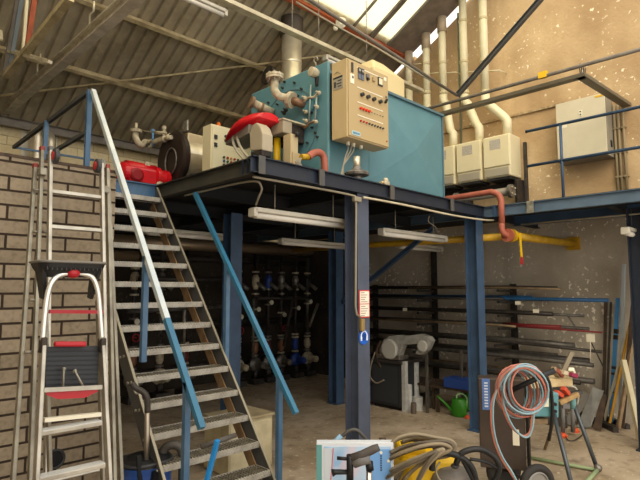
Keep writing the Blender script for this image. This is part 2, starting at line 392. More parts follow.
for i in range(16):
    c = nose(i)
    if tm is None:
        m = MB(); y, z = c.y, c.z
        m.box(2.06, 2.99, y, y+.006, z-.048, z); m.box(2.06, 2.99, y+.205, y+.21, z-.035, z)
        m.box(2.057, 2.062, y, y+.21, z-.05, z); m.box(2.988, 2.995, y, y+.21, z-.05, z)
        for k in range(33):
            xx = 2.075+k*.0281; m.cyl(V(xx, y-.006, z-.004), V(xx, y+.018, z-.004), .0105, n=6)
            m.cyl(V(xx+.012, y-.005, z-.032), V(xx+.012, y+.002, z-.032), .008, n=6)
        tm = m.build('tread', grate, st); base = c; m = MB()
        for k in range(31): m.box(2.07+k*.0305, 2.074+k*.0305, y+.008, y+.203, z-.03, z-.003)
        for k in range(5): m.box(2.064, 2.986, y+.035+k*.035, y+.039+k*.035, z-.02, z-.004)
        gm = m.build('grating', mat('dark_grating', '#8a8270', .6, .3, '#4c463b', 20, .7), tm)
    else:
        o = tm.copy(); COL.objects.link(o); o.parent = st; o.location = tm.location + (c-base); g_ = gm.copy(); COL.objects.link(g_); g_.parent = o
rail_pale = mat('pale_rail_paint', '#cdd2d0', .3, .2, '#97abb8', 4, .5)  # pale silver-grey for the upper length of the left handrail
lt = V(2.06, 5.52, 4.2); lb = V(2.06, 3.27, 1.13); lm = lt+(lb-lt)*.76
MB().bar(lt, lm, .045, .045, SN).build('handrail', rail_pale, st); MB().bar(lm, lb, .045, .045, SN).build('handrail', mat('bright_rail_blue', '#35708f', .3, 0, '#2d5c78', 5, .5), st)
rt_ = V(3.03, 5.04, 3.16); rb_ = V(3.03, 3.36, 1.06)
MB().bar(rt_, rb_, .042, .042, SN).build('handrail', bpy.data.materials['bright_rail_blue'], st)
for x, y, z1, z0 in ((2.06, 4.19, 2.38, 1.5), (2.06, 3.48, 1.42, .25), (3.03, 4.40, 2.36, 1.4), (3.03, 3.58, 1.34, .35), ):
    MB().cbox(V(x, y, (z0+z1)/2), .045, .045, z1-z0).build('baluster', rail_blue, st)
# guard rail at the stair head
gr = thing('guard_rail', 'blue guard rail at the stair head in front of the back wall', 'railing', (2.0, 7, 3.38))
P1 = V(2.04, 5.56, 4.2); P2 = V(2.10, 8.6, 4.2); P3 = V(3.25, 8.55, 4.2)
MB().bar(P1, P2, .045, .045).build('rail', str_grey, gr); MB().bar(P2, P3, .03, .03).build('rail', rail_blue, gr)
MB().bar(V(2.04, 5.6, 3.76), V(2.06, 6.7, 3.76), .04, .04).build('rail', str_grey, gr)
for p in (P1, V(2.04, 6.95, 4.2)): MB().cbox(V(p.x, p.y, 3.79), .05, .05, .82).build('post', rail_blue, gr)
# right-hand guard rail
g2 = thing('guard_rail', 'blue two-bar guard rail along the right-hand deck before the ochre wall', 'railing', (XB+.03, 1.5, ZT))
for z in (4.42, 3.90):
    r_ = MB().tube([V(XB+.03, 3.22, z), V(XB+.03, -1.4, z)], .022, 10).build('rail', steel_blue, g2)
    MB().cyl(V(XB+.03, 3.235, z), V(XB+.03, 3.22, z), .024, n=10).build('end_cap', black, r_)
for y in (2.74, 1.2, -.4): MB().tube([V(XB+.03, y, 3.372), V(XB+.03, y, 4.42)], .02, 10).build('post', steel_blue, g2)

# ------------------------------------------------------------------ teal boiler
BX = 4.46
tb = thing('boiler', 'big teal industrial boiler on the mezzanine with a panel box on its side', 'boiler', (5.7, 5.2, ZT+.015))
m = MB(); m.box(BX, BX+.05, 4.38, 5.95, 3.46, 4.93); m.build('front_plate', teal, tb, .02, 3)
m = MB(); m.box(BX+.05, 7.11, 4.44, 5.9, 3.5, 4.86); m.build('casing', teal, tb, .015)
cx_ = (5.35+7.05)/2; m = MB()
vs = [m.bm.verts.new(p) for p in (V(5.3, 4.436, 3.55), V(7.04, 4.436, 3.55), V(7.04, 4.436, 4.83), V(5.3, 4.436, 4.83), V(6.3, 4.372, 4.15), )]
for a_, b_ in ((0, 1), (1, 2), (2, 3), (3, 0)): m.face([vs[a_], vs[b_], vs[4]])
m.face([vs[3], vs[2], vs[1], vs[0]])
m.build('creased_side_panel', teal, tb)
m = MB(); m.box(5.2, 7.13, 4.40, 4.46, 4.85, 4.885); m.build('edge_trim', mat('teal_dark', '#55717a', .5), tb)
m = MB(); m.box(7.10, 7.125, 4.42, 5.9, 3.46, 4.88); m.build('rear_frame', bpy.data.materials['teal_dark'], tb)
MB().box(4.6, 7.0, 4.55, 4.75, 3.386, 3.5).build('skid', darkst, tb); MB().box(4.6, 7.0, 5.6, 5.8, 3.386, 3.5).build('skid', darkst, tb)
# round door joint and bolts on the plate
cc = V(BX-.004, 5.12, 4.22)
m = MB(); m.tube([cc+V(0, .56*math.cos(a), .52*math.sin(a)) for a in [k*math.pi/16 for k in range(32)]], .006, 6, True); m.build('door_joint', bpy.data.materials['teal_dark'], tb)
for k in range(14):
    a = k*2*math.pi/14+.2; p = cc+V(0, .48*math.cos(a), .44*math.sin(a))
    MB().cyl(p, p-V(.03, 0, 0), .014, n=6).build('bolt', castd, tb)
for k in range(2):
    p = V(BX+.25+.5*k, 4.6, 4.93)
m = MB(); p = V(BX+.02, 4.62, 4.93); m.tube([p, p+V(0, 0, .05)]+[p+V(0, .035*math.sin(a), .09-.035*math.cos(a)) for a in [k*math.pi/5 for k in range(10)]], .01, 6); m.build('lifting_eye', cable, tb)
# flanged elbow on the plate
def flange(m, p, ax, r, th=.022): m.lathe(p, ax, [(-th, r), (-.003, r), (0, r*.93), (.003, r), (th, r)], 20)
e = A(291, 100, X=4.3); top = V(4.12, 5.0, 4.80)
pi = thing('safety_pipe', 'cream flanged elbow pipe rising before the teal boiler front', 'pipe', (4.2, 5, 4.4))
m = MB().tube(spline([top, top-V(0, 0, .08), top-V(0, .0, .17), top-V(-.02, .06, .26), e+V(-.02, .05, .03), e], 6), .052, 12); m.build('elbow', fitting, pi)
m = MB(); flange(m, top, (0, 0, 1), .115, .03); m.build('flange', fitting, pi)
m = MB(); flange(m, e, (.3, -1, -.4), .105, .028); m.build('flange', fitting, pi)
m = MB().tube([e, e+V(.06, -.06, -.03), e+V(.17, -.10, -.05)], [.05, .055, .06], 12); m.build('nozzle', mat('bronze_pipe', '#7f624c', .5, .5), pi)
m = MB(); flange(m, V(4.44, 4.72, 4.43), (1, 0, 0), .11, .015); m.build('ring', mat('teal_ring', '#4a7a86', .5), pi)
m = MB(); [m.cyl(top+V(.09*math.cos(a), .09*math.sin(a), -.07), top+V(.09*math.cos(a), .09*math.sin(a), .05), .012, n=6) for a in [k*math.pi/4 for k in range(8)]]; m.build('bolts', galv, pi)
# small sight pipe, left
sp = thing('sight_glass', 'short brown stub pipe with flange on the far side of the teal boiler front', 'pipe', (4.3, 5.5, 4.4))
q = A(261, 108, X=4.3); m = MB().tube([q+V(-.12, .05, .06), q+V(.15, -.08, -.05)], .055, 12); m.build('stub', fitting, sp)
m = MB(); flange(m, q+V(-.12, .05, .06), (1, -.3, -.3), .085, .02); flange(m, q, (1, -.3, -.3), .08, .015); m.build('flange', mat('brown_flange', '#8a6f55', .6, .3), sp)
# gauge and thin pipes on plate
gg = thing('pressure_gauge', 'round cream pressure switch at the top corner of the teal boiler front', 'gauge', A(315, 73, X=4.36))
q = A(315, 73, X=4.36); m = MB().lathe(q, (-1, 0, 0), [(-.03, .05), (.02, .062), (.07, .06), (.075, .05)], 18); m.build('body', fitting, gg)
m = MB().tube([q+V(.03, 0, -.04), q+V(.03, 0, -.16)], [.03, .018], 8); m.build('stem', castd, gg)
pp = thing('impulse_pipework', 'thin copper and steel impulse pipes with small valves on the teal boiler front', 'pipes', (4.4, 4.6, 4))
for a_, b_ in (((311, 85), (309, 122)), ((317, 93), (315, 121))): MB().tube([A(*a_, X=4.42), A(*b_, X=4.42)], .012, 8).build('tube', mat('zinc_tube', '#9fb0ac', .4, .4), pp)
MB().tube(spline([A(319, 92, X=4.41), A(314, 97, X=4.41), A(308, 98, X=4.41), A(302, 103, X=4.41), A(297, 101, X=4.41)], 5), .014, 8).build('tube', fitting, pp)
MB().tube(spline([A(316, 122, X=4.41), A(310, 123, X=4.41), A(305, 128, X=4.41), A(302, 126, X=4.41)], 5), .014, 8).build('tube', mat('copper', '#b48763', .4, .7), pp)
for q in ((319, 93), (305, 98), (306, 121), (317, 107), (316, 122), (306, 112), (286, 110), (284, 113)):
    q = A(*q, X=4.40); MB().ball(q, .028, 1, 1, 1, 8).cyl(q, q-V(.05, 0, -.01), .012, n=6).build('valve', castd if q.y > 5 else fitting, pp)
for q in ((283, 88), (295, 83), (302, 89), (293, 93), (269, 103), (316, 133), (318, 137), (285, 82)):
    q = A(*q, X=4.46); MB().cyl(q, q-V(.03, 0, 0), .016, n=6).build('bolt', castd, tb)
# big beige control box on the boiler side
cb = thing('control_box', 'large beige control box with meters and red lamps on the side of the teal boiler', 'control box', (4.8, 4.2, 3.88))
bx0, bx1, by0, by1, bz0, bz1 = 4.44, 5.22, 4.05, 4.30, 3.89, 4.85
MB().box(4.55, 5.1, 4.30, 4.439, 4.0, 4.8).build('mounting_bracket', dgrey, cb)
MB().box(bx0, bx1, by0, by1, bz0, bz1).build('housing', beige, cb, .008)
m = MB(); m.box(bx0+.015, bx1-.01, by0-.016, by0-.002, bz0+.015, bz1-.01); m.build('door', mat('beige_door', '#b09a70', .45), cb, .004)
F = lambda u, v: V(bx0+.02+u*(bx1-bx0-.04), by0-.02, bz1-.02-v*(bz1-bz0-.04))
def fb(name, u, v, wu, hv, mm, th=.012, bev=0):
    a = F(u-wu/2, v-hv/2); b = F(u+wu/2, v+hv/2)
    return MB().box(a.x, b.x, by0-.018-th, by0-.014, b.z, a.z).build(name, mm, cb, bev)
fb('strip', .075, .09, .035, .13, dgrey); fb('notice', .075, .24, .09, .13, white_p, .004); fb('knob', .082, .22, .03, .03, mgrey)
for u in (.25, .33): fb('meter', u, .09, .065, .075, dgrey); 
for u in (.25, .33): fb('meter', u, .17, .065, .07, mat('meter_blue', '#5d6675', .3))
for u in (.25, .33): fb('meter_scale', u, .085, .05, .03, mat('meter_face', '#9a978c', .4), .015)
fb('switch', .45, .12, .07, .05, mgrey, .02); fb('switch', .45, .165, .04, .03, black, .03); fb('switch', .61, .13, .06, .05, mat('beige_knob', '#a48e68', .5), .02)
f_ = fb('display_frame', .79, .12, .12, .12, dgrey); fb('display', .79, .12, .09, .085, mat('display_face', '#d9cfb0', .3), .016)
fb('label', .93, .05, .06, .05, white_p, .004)
for v, u0, u1 in ((.055, .2, .86), (.325, .2, .86), (.525, .2, .86), (.70, .2, .86)): fb('engraved_strip', (u0+u1)/2, v, u1-u0, .012, white_p, .003)
for u in (.3, .45, .6, .77): q = F(u, .41); MB().cyl(q, q-V(0, .035, 0), .024, n=14).cyl(q-V(0, .03, 0), q-V(0, .045, 0), .012, n=8).build('rotary_switch', dgrey, cb)
q = F(.9, .38); MB().cbox(q-V(0, .03, 0), .02, .03, .06, ry=.5).build('toggle', black, cb)
for k in range(9):
    q = F(.27+.072*k, .60); MB().cyl(q, q-V(0, .022 if k < 4 else .012, 0), .017 if k < 4 else .007, n=12).build('lamp' if k < 4 else 'screw', mat('red_lamp', '#d03018', .3) if k < 4 else galv, cb)
for k in range(9):
    q = F(.27+.072*k, .77); MB().cyl(q, q-V(0, .018, 0), .012, n=10).build('button', (red_p if k < 3 else dgrey), cb)
fb('maker_plate', .16, .955, .2, .055, mat('pale_plate', '#a9c4c8', .4), .004)
for k in range(6): fb('plate_letter', .095+.027*k, .955, .017, .028, mat('plate_ink', '#2f6b8c', .4), .006)
q = F(.95, .93); MB().cyl(q, q-V(0, .01, 0), .008, n=8).build('screw', red_p, cb); q = F(.95, .3); MB().cyl(q, q-V(0, .02, 0), .016, n=8).build('lock', galv, cb)
def lf(name, y0, y1, z0, z1, mm, th=.006): return MB().box(bx0-th, bx0+.002, y0, y1, z0, z1).build(name, mm, cb)
lf('rating_plate', 4.11, 4.27, 4.50, 4.66, mat('plate_grey', '#9a9484', .4)); lf('plate_text', 4.115, 4.265, 4.635, 4.655, black, .008)
for k in range(3): lf('plate_text', 4.13, 4.19+.02*(k % 2), 4.525+.035*k, 4.54+.035*k, dgrey, .008)
lf('plate_text', 4.22, 4.255, 4.53, 4.60, dgrey, .008); MB().tube([V(bx0-.004, 4.25-.015*k, 4.70+.02*math.sin(k*.6)) for k in range(8)], .003, 5).build('emblem', galv, cb)
# cables below the control box
m = MB()
for k in range(3): m.tube(spline([V(4.62+.05*k, 4.2, 3.89), V(4.6+.05*k, 4.18, 3.8), V(4.52+.03*k, 4.15, 3.68), V(4.45, 4.12, 3.55), V(4.42-.02*k, 4.1, 3.40)], 5), .008, 6)
tag(m.build('cable_bundle', cable), 'grey cables dropping from below the beige control box', 'cable')
for x in (4.62, 4.72, 4.86): MB().cyl(V(x, 4.2, 3.85), V(x, 4.2, 3.9), .022).build('cable_gland', white_p, cb)
# regulator (dome) on deck
rg = thing('gas_regulator', 'round grey gas pressure regulator on the deck edge below the control box', 'regulator', (4.7, 4.05, 3.39))
MB().lathe(V(4.62, 4.06, 3.40), (0, 0, 1), [(0, .05), (.03, .06), (.05, .14), (.075, .15), (.09, .14), (.12, .06), (.16, .045)], 22).build('body', castg, rg)
MB().cyl(V(4.62, 4.06, 3.55), V(4.62, 4.06, 3.68), .04, n=14).build('cap', inox, rg)
rg2 = thing('cable_gland_box', 'small beige junction fitting on the deck edge under the control box', 'junction box', (5.1, 4.02, 3.39))
MB().cbox(V(5.12, 4.02, 3.42), .1, .06, .06).build('body', fitting, rg2, .01); MB().cyl(V(5.07, 4.02, 3.43), V(5.0, 4.0, 3.41), .02, n=8).build('gland', beige, rg2)
MB().ball(V(5.12, 4.02, 3.46), .035).build('dome', fitting, rg2)
# hopper-like hood on the boiler roof
hd = A(385, 80, Y=5.2)
m = MB(); b0 = [V(6.05, 4.95, 4.865), V(6.85, 4.95, 4.865), V(6.85, 5.55, 4.865), V(6.05, 5.55, 4.865)]
m.loft([b0, [p+V(0, 0, .66) for p in b0], [V(6.2, 5.1, 5.74), V(6.45, 5.1, 5.74), V(6.45, 5.35, 5.74), V(6.2, 5.35, 5.74)]], False)
tag(m.build('steam_drum_cover', mat('hood_cream', '#d8c595', .6), None, .03), 'cream pyramid-topped cover standing on the teal boiler behind the control box', 'cover')
# red bent pipe + yellow pieces below burner
rp = thing('gas_pipe', 'orange-red bent pipe with yellow fitting beside the teal boiler front', 'pipe', (4, 4.2, 3.4))
a = A(309, 157, X=4.15)
MB().tube(spline([A(308, 157, Y=4.25), A(314, 153, Y=4.25), A(320, 153, Y=4.25), A(324, 159, Y=4.25), V(A(325, 168, Y=4.25).x, 4.25, 3.39)], 6), .042, 12).build('bend', red_pipe, rp)
MB().cyl(A(301, 157, Y=4.25), A(308, 157, Y=4.25), .035, n=12).build('fitting', yel_pipe, rp)
m = MB()
for k in range(4): m.tube(spline([A(301, 158, Y=4.22), A(296+2*k, 163+k, Y=4.2), V(3.95+.08*k, 4.2, 3.39)], 5), .008, 6)
m.build('cable', cable, rp)
# ---------------------------------------------------------------- burner on the teal boiler
bu = thing('burner', 'gas burner with a glossy red hood in front of the teal boiler', 'burner', (3.9, 5.2, 3.4))
# hood as a loft along view-parallel plane X ~3.95 : outline in Y-Z swept in X
ctr = V(3.95, 5.3, 4.12)
def hoodring(t):
    y = 5.55-.72*t; hgt = .05+.27*math.sin(math.pi*min(1, (t*.8+.10)))**.8*(1-.35*t); wdt = .10+.16*math.sin(math.pi*(t*.75+.15))
    zb = 3.99+.16*t
    return [V(3.92+wdt*math.cos(a), y, zb+hgt*math.sin(a)*.75) for a in [k*math.pi/9 for k in range(10)]]
m = MB(); m.loft([hoodring(k/12) for k in range(13)]); m.build('hood', red_m, bu)
m = MB(); m.loft([[V(3.92+.16*s_, 5.55, 3.95), V(3.92+.16*s_, 5.55, 4.0)][::1] + [V(3.92-.16*s_, 5.55, 4.0), V(3.92-.16*s_, 5.55, 3.95)] for s_ in (1,)]*1 + [[V(4.1, 5.0, 3.98), V(4.1, 5.0, 4.10), V(3.72, 5.0, 4.10), V(3.72, 5.0, 3.98)]], False); m.build('fan_casing', mat('burner_grey', '#8f8577', .5, .2), bu, .01)
m = MB(); pr = [V(3.60, 5.22, 3.86), V(3.60, 4.98, 3.82), V(3.60, 4.98, 4.02), V(3.60, 5.03, 4.12), V(3.60, 5.1, 4.18), V(3.60, 5.18, 4.17), V(3.60, 5.24, 4.08)]
m.prism([V(3.72, p.y-.25, p.z-.10) for p in pr], (.16, 0, 0)); m.build('actuator_cover', mat('putty', '#b3a58c', .5), bu, .015)
m = MB(); m.box(3.72, 3.87, 4.74, 4.95, 3.66, 3.74); m.build('actuator_base', castd, bu, .01)
m = MB(); m.box(4.05, 4.2, 4.75, 4.98, 4.01, 4.17); m.build('air_box', mat('air_box_grey', '#a0937c', .55), bu, .01)
m = MB(); m.box(4.04, 4.44, 4.74, 4.99, 4.17, 4.19); m.build('bracket', fitting, bu)
m = MB(); m.box(4.2, 4.46, 4.8, 5.15, 3.95, 4.2); m.build('throat', castd, bu, .02)
MB().cyl(V(4.15, 4.98, 3.392), V(4.15, 4.98, 4.0), .045, n=14).build('gas_pipe', yel, bu)
MB().tube([V(4.12, 4.97, 4.05), V(4.2, 4.9, 4.1)], [.06, .05], 12).build('valve', castg, bu)
m = MB()
for dy in (.10, .0): m.tube(spline([V(3.8, 5.25+dy, 4.15), V(3.75, 5.27+dy, 4.0), V(3.75, 5.2+dy, 3.85), V(3.75, 5.02+dy, 3.68), V(3.78, 4.85+dy, 3.52), V(3.8, 4.8+dy, 3.40)], 5), .018, 8)
m.build('hose', mat('pale_hose', '#b9b19c', .6), bu)
vl = thing('gas_valve_block', 'beige gas valve block with black knob standing before the teal boiler', 'valve', (4.2, 4.72, 3.39))
m = MB().box(4.1, 4.22, 4.62, 4.80, 3.39, 3.75); m.build('body', mat('valve_beige', '#b7a27a', .5), vl, .01)
m = MB().box(4.08, 4.1, 4.64, 4.78, 3.6, 3.98).box(4.1, 4.2, 4.64, 4.78, 3.752, 3.98); m.build('actuator', mat('valve_cream', '#c3b088', .5), vl, .006)
MB().cyl(V(4.15, 4.6, 3.94), V(4.15, 4.6, 4.0), .025, n=10).build('knob', black, vl)
# ---------------------------------------------------------------- chimneys
ch = thing('chimney', 'shiny stainless steel chimney rising through the sheet roof behind the teal boiler', 'chimney', (6.12, 6.95, 3.39))
MB().cyl(V(6.12, 6.95, 3.39), V(6.12, 6.95, 7.2), .185, n=32).build('flue', inox, ch)
MB().lathe(V(6.12, 6.95, 6.72), (0, 0, 1), [(0, .19), (.02, .215), (.35, .215), (.37, .19)], 32).build('collar', mat('dark_collar', '#4c433a', .6, .3), ch)
for z in (4.6, 5.7, 6.2): MB().lathe(V(6.12, 6.95, z), (0, 0, 1), [(0, .186), (.01, .192), (.03, .192), (.04, .186)], 32).build('joint_band', inox, ch)
q = A(268, 78, X=5.6)
el = thing('flue_elbow', 'short stainless flue elbow with a dark open end beside the tall chimney', 'flue', (5.6, 6.9, 5))
MB().tube(spline([q+V(0, 0, .04), q+V(.12, -.02, -.02), q+V(.2, -.05, -.2), V(q.x+.2, q.y-.05, 4.6), V(q.x+.2, q.y-.05, 3.39)], 6), .15, 20).build('elbow', inox, el)
MB().lathe(q+V(-.03, 0, .05), (1, -.1, -.2), [(0, .13), (.0, .175), (.04, .175)], 22).build('end_ring', castd, el)
# ---------------------------------------------------------------- boiler with black front
b1 = thing('boiler', 'round stainless clad boiler with a black front disc behind the stair head', 'boiler', (4.5, 7.24, ZT+.015))
cy, cz = 7.24, 4.10
MB().lathe(V(3.9, cy, cz), (1, 0, 0), [(0, .40), (.03, .435), (.09, .435), (.11, .42)], 40).build('front_disc', mat('matt_black', '#2a211c', .45, .2, '#3b2a22', 5, .5), b1)
MB().lathe(V(4.01, cy, cz), (1, 0, 0), [(0, .33), (.02, .36), (.5, .36), (.52, .37), (.55, .36), (1.6, .36)], 40).build('shell', inox, b1)
MB().box(4.05, 4.45, cy-.25, cy+.25, cz+.2, cz+.40).build('saddle_cover', mat('inox_warm', '#cdbb97', .4, .5), b1, .02)
MB().box(4.1, 4.2, cy-.3, cy+.3, ZT+.015, cz-.25).box(5.2, 5.3, cy-.3, cy+.3, ZT+.015, cz-.25).build('foot', castd, b1)
MB().box(3.93, 3.96, cy-.43, cy-.29, cz+.36, cz+.53).build('lifting_lug', galv, b1, .01)
m = MB(); m.tube([V(3.885, cy+.17*math.cos(a)-.05, cz-.05+.2*math.sin(a)) for a in [k*math.pi/12 for k in range(24)]], .014, 6, True); m.build('door_ring', castg, b1)
bu1 = thing('burner', 'bright red burner on the front of the round black-faced boiler', 'burner', (3.4, 7.24, ZT+.015))
bz = 3.74
MB().lathe(V(3.62, cy, bz+.02), (1, 0, 0), [(0, .13), (.02, .17), (.08, .17), (.1, .13), (.17, .13), (.18, .15), (.24, .14)], 24).build('blast_tube', red_m, bu1)
MB().box(3.12, 3.64, cy-.16, cy+.16, bz-.16, bz+.13).build('fan_housing', red_m, bu1, .05, 3)
MB().tube([V(3.2, cy, bz+.08), V(3.66, cy, bz+.10)], [.14, .11], 20).build('cowl', red_m, bu1)
MB().lathe(V(3.05, cy-.1, bz), (1, 0, 0), [(0, .1), (.05, .16), (.12, .16)], 24).build('motor', red_m, bu1)
MB().lathe(V(3.3, cy-.20, bz-.01), (0, 1, 0), [(0, .07), (.02, .10), (.04, .1)], 20).build('air_inlet', mat('dark_red', '#8f1018', .4), bu1)
for x in (3.62, 3.8): MB().lathe(V(x, cy-.22, bz-.14), (0, -1, 0), [(0, .06), (.03, .07), (.06, .05)], 16).build('gas_fitting', fitting, bu1)
MB().cbox(V(3.5, cy-.05, bz+.19), .08, .08, .08).build('sensor', fitting, bu1, .01)
pi1 = thing('safety_pipe', 'cream flanged swan-neck pipe above the red burner', 'pipe', (3.6, 7.2, 4.4))
t_ = A(136, 131, Y=7.3); e_ = A(150, 144, X=3.8)
MB().tube(spline([t_, t_-V(0, 0, .1), t_-V(-.08, 0, .2), e_-V(.08, 0, -.02), e_], 6), .045, 12).build('pipe', fitting, pi1)
m = MB(); flange(m, t_, (0, 0, 1), .085, .02); flange(m, e_, (1, 0, -.2), .08, .02); m.build('flange', fitting, pi1); MB().tube([e_, V(3.95, cy+.05, cz+.38)], .05, 12).build('nozzle', fitting, pi1); MB().cyl(t_, t_+V(0, 0, .12), .022, n=8).build('stem', fitting, pi1)
pv = thing('relief_valve', 'cream relief valve with blue lever on the round boiler top', 'valve', (3.8, 7, 4.5))
q = A(164, 132, X=3.85); MB().cyl(q-V(0, 0, .16), q+V(0, 0, .04), .022, n=10).lathe(q+V(0, 0, .04), (0, 0, 1), [(0, .03), (.05, .035), (.06, .01)], 10).build('body', fitting, pv)
MB().tube([q+V(-.12, .1, 0), q+V(.02, -.05, -.02)], .018, 8).ball(q+V(0, -.02, -.12), .05).tube([q+V(0, -.05, -.12), q+V(.02, -.2, -.12)], .035, 8).build('branch', fitting, pv)
q = A(153, 133, X=3.8); MB().cyl(q-V(0, 0, .2), q+V(0, 0, .03), .018, n=8).ball(q+V(0, 0, .03), .035).build('lever', mat('lever_blue', '#5a87b0', .4), pv)
MB().tube([A(140, 130, X=3.8), A(160, 134, X=3.85)], .012, 6).build('link', fitting, pv)
# ---------------------------------------------------------------- white control cabinet
c1 = thing('control_cabinet', 'white control cabinet with rows of small coloured buttons on the mezzanine', 'control box', (4.32, 6.42, ZT+.015))
cx0, cx1, cy0, cy1, cz0, cz1 = 4.02, 4.78, 6.3, 6.52, ZT+.015, 4.47
MB().box(cx0, cx1, cy0, cy1, cz0, cz1).build('housing', cream, c1, .008)
MB().box(cx0+.02, cx1-.02, cy0-.014, cy0-.002, cz0+.02, cz1-.02).build('door', mat('cream_door', '#e6dcb8', .4), c1, .004)
F = lambda u, v: V(cx0+.02+u*(cx1-cx0-.04), cy0-.018, cz1-.02-v*(cz1-cz0-.04))
cols = ['#2a5d3a', '#a8231c', '#222222', '#9a1f1f', '#262626', '#3a5f8a', '#b8862a', '#8d1c1c']
for r_ in range(3):
    for k in range(7):
        q = F(.27+.085*k, .42+.055*r_); MB().cyl(q, q-V(0, .015, 0), .018, n=8).build('button', mat('btn%d' % ((k*3+r_*5) % 8), cols[(k*3+r_*5) % 8], .4), c1)
for u, v in ((.55, .08), (.05, .16), (.05, .27)): q = F(u+.02, v); MB().cbox(q, .05, .02, .06).build('display', dgrey, c1)
for k in range(4): q = F(.30+.14*(k % 2), .12+.06*(k//2)); MB().cyl(q, q-V(0, .02, 0), .022, n=8).build('rotary_switch', dgrey, c1)
q = F(.1, .96); q = F(.07, .76); MB().prism([q+V(-.03, 0, -.02), q+V(.03, 0, -.02), q+V(0, 0, .035)], (0, -.004, 0)).build('warning_sign', yel, c1)
q = F(.42, .84); MB().prism([q+V(-.03, 0, -.02), q+V(.03, 0, -.02), q+V(0, 0, .035)], (0, -.004, 0)).build('warning_sign', yel, c1)
MB().lathe(V(4.2, 6.38, 4.475), (0, 0, 1), [(0, .03), (.05, .03), (.07, .015)], 12).build('beacon', mat('orange_beacon', '#d0691c', .3), c1)
# ---------------------------------------------------------------- flue elbows on the back wall
fe = thing('wall_flue', 'pair of bent stainless flue pipes with a white wall plate behind the brick partition', 'flue', (3, 10, 3.39))
MB().box(2.62, 3.22, 10.27, 10.298, 4.45, 5.10).build('wall_plate', white_p, fe)
for x in (3.02, 2.80):
    z = 4.78 if x > 2.9 else 4.84
    MB().tube(spline([V(x, 10.26, z+.12), V(x, 10.16, z+.12), V(x, 10.05, z+.05), V(x, 10.0, z-.08), V(x, 10.0, 4.2), V(x, 10.0, 3.39)], 7), .095, 18).build('elbow_pipe', inox, fe)
# ---------------------------------------------------------------- wall boilers and their flues
wb = None; labs = ['cream wall boiler under the right-hand bent duct, nearest the guard rail', 'middle cream wall boiler of the three in view beside the teal boiler', 'cream wall boiler half hidden by the teal boiler end']
for k in range(5):
    y0 = 4.16+.565*k
    if k == 0:
        wb = thing('wall_boiler', labs[0], 'boiler', (9.1, y0+.26, 4.12), 'cream boilers on the ochre wall')
        MB().box(8.91, 9.345, y0, y0+.52, 4.14, 4.92).build('casing', cream, wb, .02, 3)
        MB().box(8.885, 8.908, y0+.01, y0+.51, 4.34, 4.90).build('front_cover', cream, wb, .01)
        MB().box(8.89, 8.908, y0+.03, y0+.49, 4.16, 4.31).build('control_flap', mat('flap_grey', '#a69e8b', .45), wb, .01)
        MB().box(8.881, 8.886, y0+.17, y0+.38, 4.66, 4.84).build('sticker', mat('sticker', '#c9c0b0', .5, 0, '#8e8a84', 60, .8), wb)
        MB().box(8.95, 9.3, y0+.05, y0+.47, 4.10, 4.139).build('pipe_tray', dgrey, wb)
    elif k < 3:
        o = copy_tree(wb); o.location = wb.location + V(0, .565*k, 0); o['label'] = labs[k]
rk = thing('boiler_bracket', 'dark steel frame and pipe rail below the cream wall boilers', 'bracket', (9.2, 5.2, ZT+.02))
MB().box(9.28, 9.345, 4.1, 6.8, 3.9, 4.09).build('back_rail', darkst, rk); MB().box(9.0, 9.345, 4.1, 4.14, 3.6, 4.09).build('end_plate', castd, rk)
MB().box(9.28, 9.345, 4.04, 4.09, 3.39, 4.80).build('post', darkst, rk)
hp = thing('heating_header', 'thick grey header pipe with end flange below the cream wall boilers', 'pipe', (8.8, 5.2, 3.83))
MB().cyl(V(8.8, 4.1, 3.83), V(8.8, 7.0, 3.80), .075, n=20).build('pipe', mat('header_grey', '#8d8676', .5, .2), hp)
m = MB(); flange(m, V(8.8, 4.12, 3.83), (0, 1, 0), .12, .03); flange(m, V(8.8, 5.2, 3.83), (0, 1, 0), .11, .03); m.build('flange', castg, hp)
for k in range(4): MB().cyl(V(8.8+.08*math.cos(k*1.57+.7), 4.09, 3.83+.08*math.sin(k*1.57+.7)), V(8.8+.08*math.cos(k*1.57+.7), 4.06, 3.83+.08*math.sin(k*1.57+.7)), .014, n=6).build('bolt', fitting, hp)
MB().box(8.72, 8.88, 4.9, 5.0, 3.39, 3.76).build('foot', darkst, hp)
